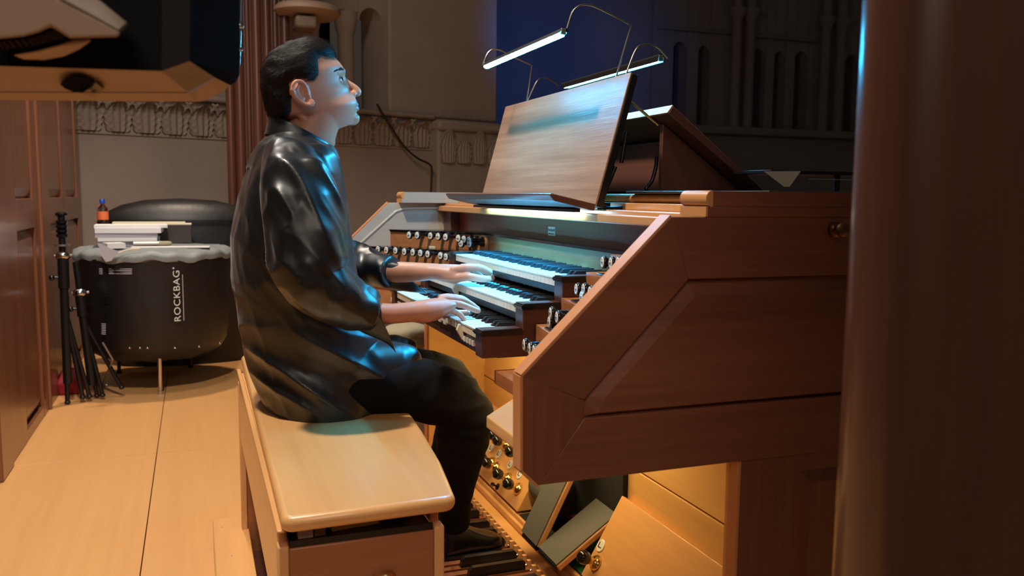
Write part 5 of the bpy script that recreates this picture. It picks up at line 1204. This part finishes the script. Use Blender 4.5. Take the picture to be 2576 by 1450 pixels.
# eyes, lids, brows
for s in (-1, 1):
    e = MB(); e.ball(EC[s], 0.0122, 24, 16, AX); eo = e.build('eye', 'eyewhite', person, smooth=True)
    gz = AX[0] * 0.95 + AX[2] * 0.08 + np.array([0, -0.36, 0]); gz /= np.linalg.norm(gz)
    MB().lathe([(0.0064, 0.01050), (0.0062, 0.0115), (0.0034, 0.0125), (0.0, 0.0128)], EC[s], gz, 20).build('iris', 'iris', eo, smooth=True)
    def lid(a0, a1, r0, r1):
        rows = []
        for i in range(7):
            el = math.radians(a0 + (a1 - a0) * i / 6); row = []
            for j in range(15):
                az = math.radians(-78 + 156 * j / 14); squeeze = math.cos(az) ** 0.6
                el2 = el * (0.25 + 0.75 * squeeze) if i == 0 else el
                d = AX[0] * (math.cos(el2) * math.cos(az)) + np.array([0, 1, 0]) * (math.cos(el2) * math.sin(az)) + AX[2] * math.sin(el2); row.append(d)
            rows.append(row)
        mb = MB(); R0 = [[EC[s] + d * r0 for d in row] for row in rows]; R1 = [[EC[s] + d * r1 for d in row] for row in rows]
        for i in range(6):
            for j in range(14):
                mb.add([R1[i][j], R1[i][j + 1], R1[i + 1][j + 1], R1[i + 1][j]], [(0, 1, 2, 3)])
        for j in range(14): mb.add([R0[0][j], R0[0][j + 1], R1[0][j + 1], R1[0][j]], [(0, 1, 2, 3)])
        return mb
    lid(17, 82, 0.0121, 0.0131).build('upper_lid', 'skin', person, smooth=True); lid(-24, -82, 0.0121, 0.0129).build('lower_lid', 'skin', person, smooth=True)
    m = MB(); ang = np.linspace(-74, 74, 13)
    m.tube([EC[s] + 0.0135 * (AX[0] * math.cos(math.radians(17 * (0.25 + 0.75 * math.cos(math.radians(a)) ** 0.6))) * math.cos(math.radians(a)) + np.array([0, 1, 0]) * math.cos(math.radians(18)) * math.sin(math.radians(a)) + AX[2] * math.sin(math.radians(17 * (0.25 + 0.75 * math.cos(math.radians(a)) ** 0.6)))) for a in ang], 0.0008, 6); m.build('eyelash', 'hair', person, smooth=True)
    # brow: short hairs set on the brow ridge
    m = MB()
    for i in range(300):
        k = rng.random() ** 1.5; px = 866.5 - 24 * k; py = 176.5 - 3.5 * math.sin(k * 3.0) + 3 * k * k + rng.normal() * (2.4 - 1.5 * k)
        hit = bvh.ray_cast(Vector(CP), Vector(ray(px, py)).normalized())[0]
        if hit is None: continue
        c = np.array(hit); c = c if s < 0 else np.array([c[0], 2 * HY - c[1], c[2]])
        d = -AX[0] * (0.6 + 0.4 * k) + AX[2] * (0.45 - 0.6 * k) + np.array([0, s * 0.5, 0]); d /= np.linalg.norm(d)
        o_ = np.array([0.25, s * 0.8, 0.2]); q = np.cross(d, o_); q /= np.linalg.norm(q) + 1e-9; L_ = 0.0075
        m.add([c - q * 0.0005, c + q * 0.0005, c + d * L_ + o_ * 0.0016], [(0, 1, 2)])
    m.build('eyebrow', 'hair', person)
# ------------------------------------------------------------------ hair: a cap grown from the scalp, with strands over it
hpoly = np.array([(846, 138), (838, 146), (822, 146), (806, 144), (799, 152), (800, 170), (802, 186), (797, 196), (790, 204), (779, 204), (772, 203), (764, 199), (750, 197), (738, 202), (730, 213), (730, 228), (735, 244), (737, 262), (733, 280), (724, 296), (700, 300), (640, 310), (600, 200), (680, 60), (860, 60)], float)
def sagittal(P):
    """room point -> photograph pixel of its mirror-plane projection"""
    Q = P.copy(); Q[:, 1] = HY - np.abs(P[:, 1] - HY); v = Q - CP; d = v @ CF; return np.stack([W / 2 + FPX * (v @ CR) / d, H / 2 - FPX * (v @ CU) / d], 1)
def inside(P, poly):
    x, y = P[:, 0], P[:, 1]; r = np.zeros(len(P), bool); n = len(poly)
    for i in range(n):
        x1, y1 = poly[i]; x2, y2 = poly[(i + 1) % n]
        c = ((y1 > y) != (y2 > y)); r ^= c & (x < (x2 - x1) * (y - y1) / (y2 - y1 + 1e-12) + x1)
    return r
def edge_dist(P, poly):
    best = np.full(len(P), 1e9); n = len(poly)
    for i in range(n):
        a, b = poly[i], poly[(i + 1) % n]; ab = b - a; t = np.clip(((P - a) @ ab) / (ab @ ab), 0, 1); best = np.minimum(best, np.linalg.norm(P - a - t[:, None] * ab, axis=1))
    return best
scalp = MB(); scalp.loft(rings); sme_ = vox(scalp, 0.004, 2, 'hair', 'hair'); SV = get_v(sme_); SN = get_n(sme_); sp2 = sagittal(SV); ins = inside(sp2, hpoly); ed_ = edge_dist(sp2, hpoly)
top_out = np.array([(836, 116), (795, 98), (750, 99), (712, 108), (682, 132), (664, 165), (659, 200), (663, 236), (671, 270), (681, 293)], float)
thick = np.where(ins, 0.0125 * np.clip(ed_ / 26, 0, 1) ** 0.6 + 0.0015, -0.004)
nz_ = np.array([mnoise.noise(Vector((p[0] * 42, p[1] * 42, p[2] * 60))) for p in SV])
SV2 = SV + SN * (thick + np.where(ins, nz_ * 0.0022, 0))[:, None]; set_v(sme_, SV2); CN = get_n(sme_)
hair = link('hair', sme_, person)
bmh = bmesh.new(); bmh.from_mesh(sme_); bmh.verts.ensure_lookup_table()
bmesh.ops.delete(bmh, geom=[v for v in bmh.verts if not ins[v.index]], context='VERTS'); bmh.to_mesh(sme_); bmh.free()
cand = np.where(ins)[0]; st_m = MB()
back_ = -AX[0]; upv = AX[2]
for i in rng.choice(cand, 11000):
    p = SV2[i]; n = CN[i]; t = sp2[i]
    h = (t - C0) @ UP; sfw = (t - C0) @ FW
    d = back_ * 0.9 + upv * (0.25 if h > 60 else -0.35 if sfw < -40 else -0.05) + rng.normal(size=3) * 0.16; d = d - n * (d @ n); d /= np.linalg.norm(d) + 1e-9
    L_ = (0.016 + 0.018 * rng.random()) * (0.5 if ed_[i] < 8 else 1.0); wv = np.cross(d, n); wd = 0.00026
    p0 = p - n * 0.001; p1 = p + d * L_ * 0.5 + n * (0.0012 + 0.0012 * rng.random()); p2 = p + d * L_ + n * (0.0004 + 0.0022 * rng.random() - 4 * L_ * L_)
    st_m.add([p0 - wv * wd, p0 + wv * wd, p1 + wv * wd, p1 - wv * wd, p2], [(0, 1, 2, 3), (3, 2, 4)])
me = bpy.data.meshes.new('strands'); me.from_pydata(st_m.v, [], st_m.f); me.materials.append(M['hair']); so = link('hair_strands', me, hair); so['kind'] = 'stuff'
# ------------------------------------------------------------------ shirt
sh = MB(); torso(sh, 1.0)
sh.loft([ring(W3(775, 350, HY), W3(850, 380, HY) - W3(775, 350, HY), np.array([0, 0.072, 0]), 40), ring(W3(748, 385, 2.12), W3(848, 400, 2.12) - W3(748, 385, 2.12), np.array([0, 0.13, 0]), 40), ring(W3(740, 425, 2.12), W3(856, 430, 2.12) - W3(740, 425, 2.12), np.array([0, 0.19, 0]), 40)])
limb(sh, [(708, 392, 2.00, 40, 0.05), (728, 415, 1.965, 60, 0.06), (742, 455, 1.925, 72, 0.066), (760, 520, 1.895, 77, 0.068), (772, 600, 1.872, 79, 0.068), (778, 670, 1.858, 72, 0.066), (790, 712, 1.852, 60, 0.062), (840, 748, 1.852, 56, 0.060), (890, 776, 1.855, 50, 0.055), (938, 786, 1.857, 40, 0.050)], 32)
limb(sh, [(708, 392, 2.24, 40, 0.05), (728, 412, 2.285, 60, 0.06), (745, 450, 2.325, 72, 0.066), (768, 520, 2.37, 72, 0.066), (790, 590, 2.40, 68, 0.064), (816, 650, 2.415, 62, 0.062), (870, 664, 2.40, 55, 0.058), (930, 676, 2.36, 48, 0.054), (985, 686, 2.305, 42, 0.050)], 32)
limb(sh, [(790, 960, 2.01, 84), (870, 952, 2.0, 84), (940, 936, 1.995, 68), (1005, 918, 1.995, 48), (1046, 903, 2.0, 22)], 32)
limb(sh, [(790, 940, 2.23, 84), (870, 925, 2.24, 82), (940, 910, 2.245, 66), (1005, 895, 2.25, 46), (1040, 885, 2.25, 20)], 32)
sme = vox(sh, 0.0045, 6, 'satin', 'shirt'); V = get_v(sme); N_ = get_n(sme)
def ridged(P, sx, sy, sz, off):
    return np.array([1 - 2 * abs(mnoise.noise(Vector((p[0] * sx + off, p[1] * sy, p[2] * sz)))) for p in P])
# drape: directions follow the way the cloth hangs
elb = W3(770, 710, 1.85); elL = W3(816, 655, 2.41)
dE = np.minimum(np.linalg.norm(V - elb, axis=1), np.linalg.norm(V - elL, axis=1))
rot = V.copy(); c_, s_ = math.cos(0.5), math.sin(0.5); rot[:, 0] = V[:, 0] * c_ + V[:, 2] * s_; rot[:, 2] = -V[:, 0] * s_ + V[:, 2] * c_
wU = np.exp(-(np.abs(V[:, 1] - 2.12) - 0.27) ** 2 / 0.006) * np.clip((V[:, 2] - 0.86) / 0.1, 0, 1)      # on the sleeves
f1 = ridged(rot, 19, 17, 2.4, 0.0); sw = V.copy(); sw[:, 2] = V[:, 2] + 0.62 * V[:, 0]; sw[:, 0] = V[:, 0] * 0.5 - V[:, 2] * 0.3
f2 = ridged(sw, 3, 4, 13, 4.0); f3 = ridged(rot, 30, 24, 9, 9.0)
low = np.exp(-((V[:, 2] - 0.74) / 0.10) ** 2); elbw = np.exp(-(dE / 0.10) ** 2)
f1 = np.clip(f1, -0.2, 1) ** 1; f2 = np.sign(f2) * np.abs(f2) ** 1.5
V = V + N_ * (f1 * (0.0026 + 0.0115 * wU) + f2 * (0.0012 + 0.012 * low) + f3 * (0.0006 + 0.0028 * elbw + 0.0018 * wU))[:, None]
set_v(sme, V); shirt = link('shirt', sme, person)
# collar: stand and turned-down fall
def collar_ring(c, v, w, n=44):
    cc = W3(*c, HY); return ring(cc, W3(c[0] + v[0], c[1] + v[1], HY) - cc, np.array([0, w, 0]), n, 2.15)
cr = [collar_ring((766, 352), (74, 34), 0.066), collar_ring((761, 334), (76, 40), 0.0665), collar_ring((760, 331), (79, 42), 0.069), collar_ring((759, 336), (82, 43), 0.072), collar_ring((759, 356), (85, 41), 0.077), collar_ring((757, 377), (90, 36), 0.084)]
for r_ in cr:                               # the fall lies lower at the front and ends in points
    pass
m = MB(); n = 44
for k in range(44):
    a = 2 * math.pi * k / 44; w_ = math.exp(-((a if a < math.pi else 2 * math.pi - a) / 0.62) ** 2)
    cr[5][k] = cr[5][k] + np.array([0.010, 0, -0.032]) * w_; cr[4][k] = cr[4][k] + np.array([0.008, 0, -0.008]) * w_
m.loft(cr, cap=False); o = m.build('collar', 'satin', shirt, smooth=True); sd_ = o.modifiers.new('thick', 'SOLIDIFY'); sd_.thickness = 0.0022; sb_ = o.modifiers.new('sub', 'SUBSURF'); sb_.render_levels = 1; sb_.levels = 1
# open cuffs hanging from the forearms
def cuff(rows_, name):
    rg = []
    for (c, up_px, dn_px, w, lean) in rows_:
        cc = W3(*c); P_ = []
        for k in range(36):
            a = 2 * math.pi * k / 36; z = math.cos(a); v = (up_px * z if z > 0 else dn_px * z * (0.6 + 0.4 * abs(z) ** 3)) * PXM
            x = lean * PXM * max(0, -z) ** 2
            P_.append(cc + np.array([x, w * math.sin(a) * (1 - 0.35 * max(0, -z)) , v]) + np.array([0, 0, 0.002 * math.sin(5 * a)]))
        rg.append(P_)
    m = MB(); m.loft(rg, cap=False); o = m.build(name, 'satin', shirt, smooth=True); s_ = o.modifiers.new('thick', 'SOLIDIFY'); s_.thickness = 0.0022; b_ = o.modifiers.new('sub', 'SUBSURF'); b_.render_levels = 1
    return o
cuff([((895, 778, 1.855), 42, 46, 0.050, 0), ((912, 780, 1.855), 38, 56, 0.049, 6), ((928, 784, 1.856), 34, 66, 0.047, 24), ((944, 786, 1.857), 31, 78, 0.045, 34), ((950, 786, 1.857), 30, 98, 0.044, 42)], 'cuff')
cuff([((955, 682, 2.335), 40, 44, 0.050, 0), ((975, 684, 2.315), 36, 52, 0.049, 14), ((995, 686, 2.295), 34, 58, 0.048, 48), ((1008, 687, 2.285), 33, 62, 0.047, 80)], 'cuff')
# ------------------------------------------------------------------ trousers, shoes
tr = MB()
for L_ in (R_LEG, L_LEG): limb(tr, [(a, b, c, r, r * PXM * (1.05 if i < 5 else 0.95)) for i, (a, b, c, r) in enumerate(L_)], 32)
pv = W3(800, 955, 2.12); tr.ball(pv + (0.03, 0, 0), (0.125, 0.19, 0.07), 32, 18)
tme_ = vox(tr, 0.005, 5, 'trousers', 'trousers'); V = get_v(tme_); N_ = get_n(tme_)
f = ridged(V, 11, 11, 22, 2.0); kn = W3(1165, 1040, 1.99); w_ = 0.4 + np.exp(-(np.linalg.norm(V - kn, axis=1) / 0.14) ** 2)
V = V + N_ * (np.clip(f, -0.2, 1) * 0.0045 * w_)[:, None]
V[:, 2] = np.where(V[:, 0] < 0.44, np.maximum(V[:, 2], ZS + 0.001), V[:, 2])
set_v(tme_, V); link('trousers', tme_, person)
def shoe(h, t, name):
    h, t = np.array(h), np.array(t); d = t - h; L_ = np.linalg.norm(d); d /= L_; sd = np.array([-d[1], d[0], 0]); rg = []
    for k, w, z1, z0 in ((0.0, 0.018, 0.050, 0.006), (0.03, 0.030, 0.068, 0.002), (0.12, 0.035, 0.088, 0.0), (0.30, 0.036, 0.094, 0.0), (0.42, 0.038, 0.082, 0.003), (0.60, 0.042, 0.062, 0.004), (0.78, 0.044, 0.050, 0.002), (0.90, 0.039, 0.043, 0.003), (0.97, 0.026, 0.034, 0.007), (1.0, 0.010, 0.024, 0.012)):
        c = h + d * (k * L_) + np.array([0, 0, 0.5 * (z0 + z1)]); rg.append(ring(c, sd * w, np.array([0, 0, 0.5 * (z1 - z0)]), 24, 2.6))
    m = MB(); m.loft(rg); o = m.build(name, 'shoe', person, smooth=True); b_ = o.modifiers.new('sub', 'SUBSURF'); b_.render_levels = 1
    m = MB(); rs = []
    for k, w in ((0.0, 0.024), (0.1, 0.034), (0.3, 0.034), (0.5, 0.040), (0.75, 0.046), (0.92, 0.038), (1.01, 0.012)): rs.append((h + d * (k * L_), w))
    m.loft([[c + sd * w + (0, 0, z) for z in (0.0,)] + [c - sd * w, c - sd * w + (0, 0, 0.008), c + sd * w + (0, 0, 0.008)] for c, w in rs]); m.build('sole', 'black', o)
    return o
ZP = 0.115
hl = at(1112, 1402, Z=ZP); to = at(1258, 1372, Z=ZP)
shoe(hl, to, 'shoe')
shoe(np.array(hl) + (-0.09, 0.15, 0), np.array(to) + (-0.10, 0.15, 0), 'shoe')
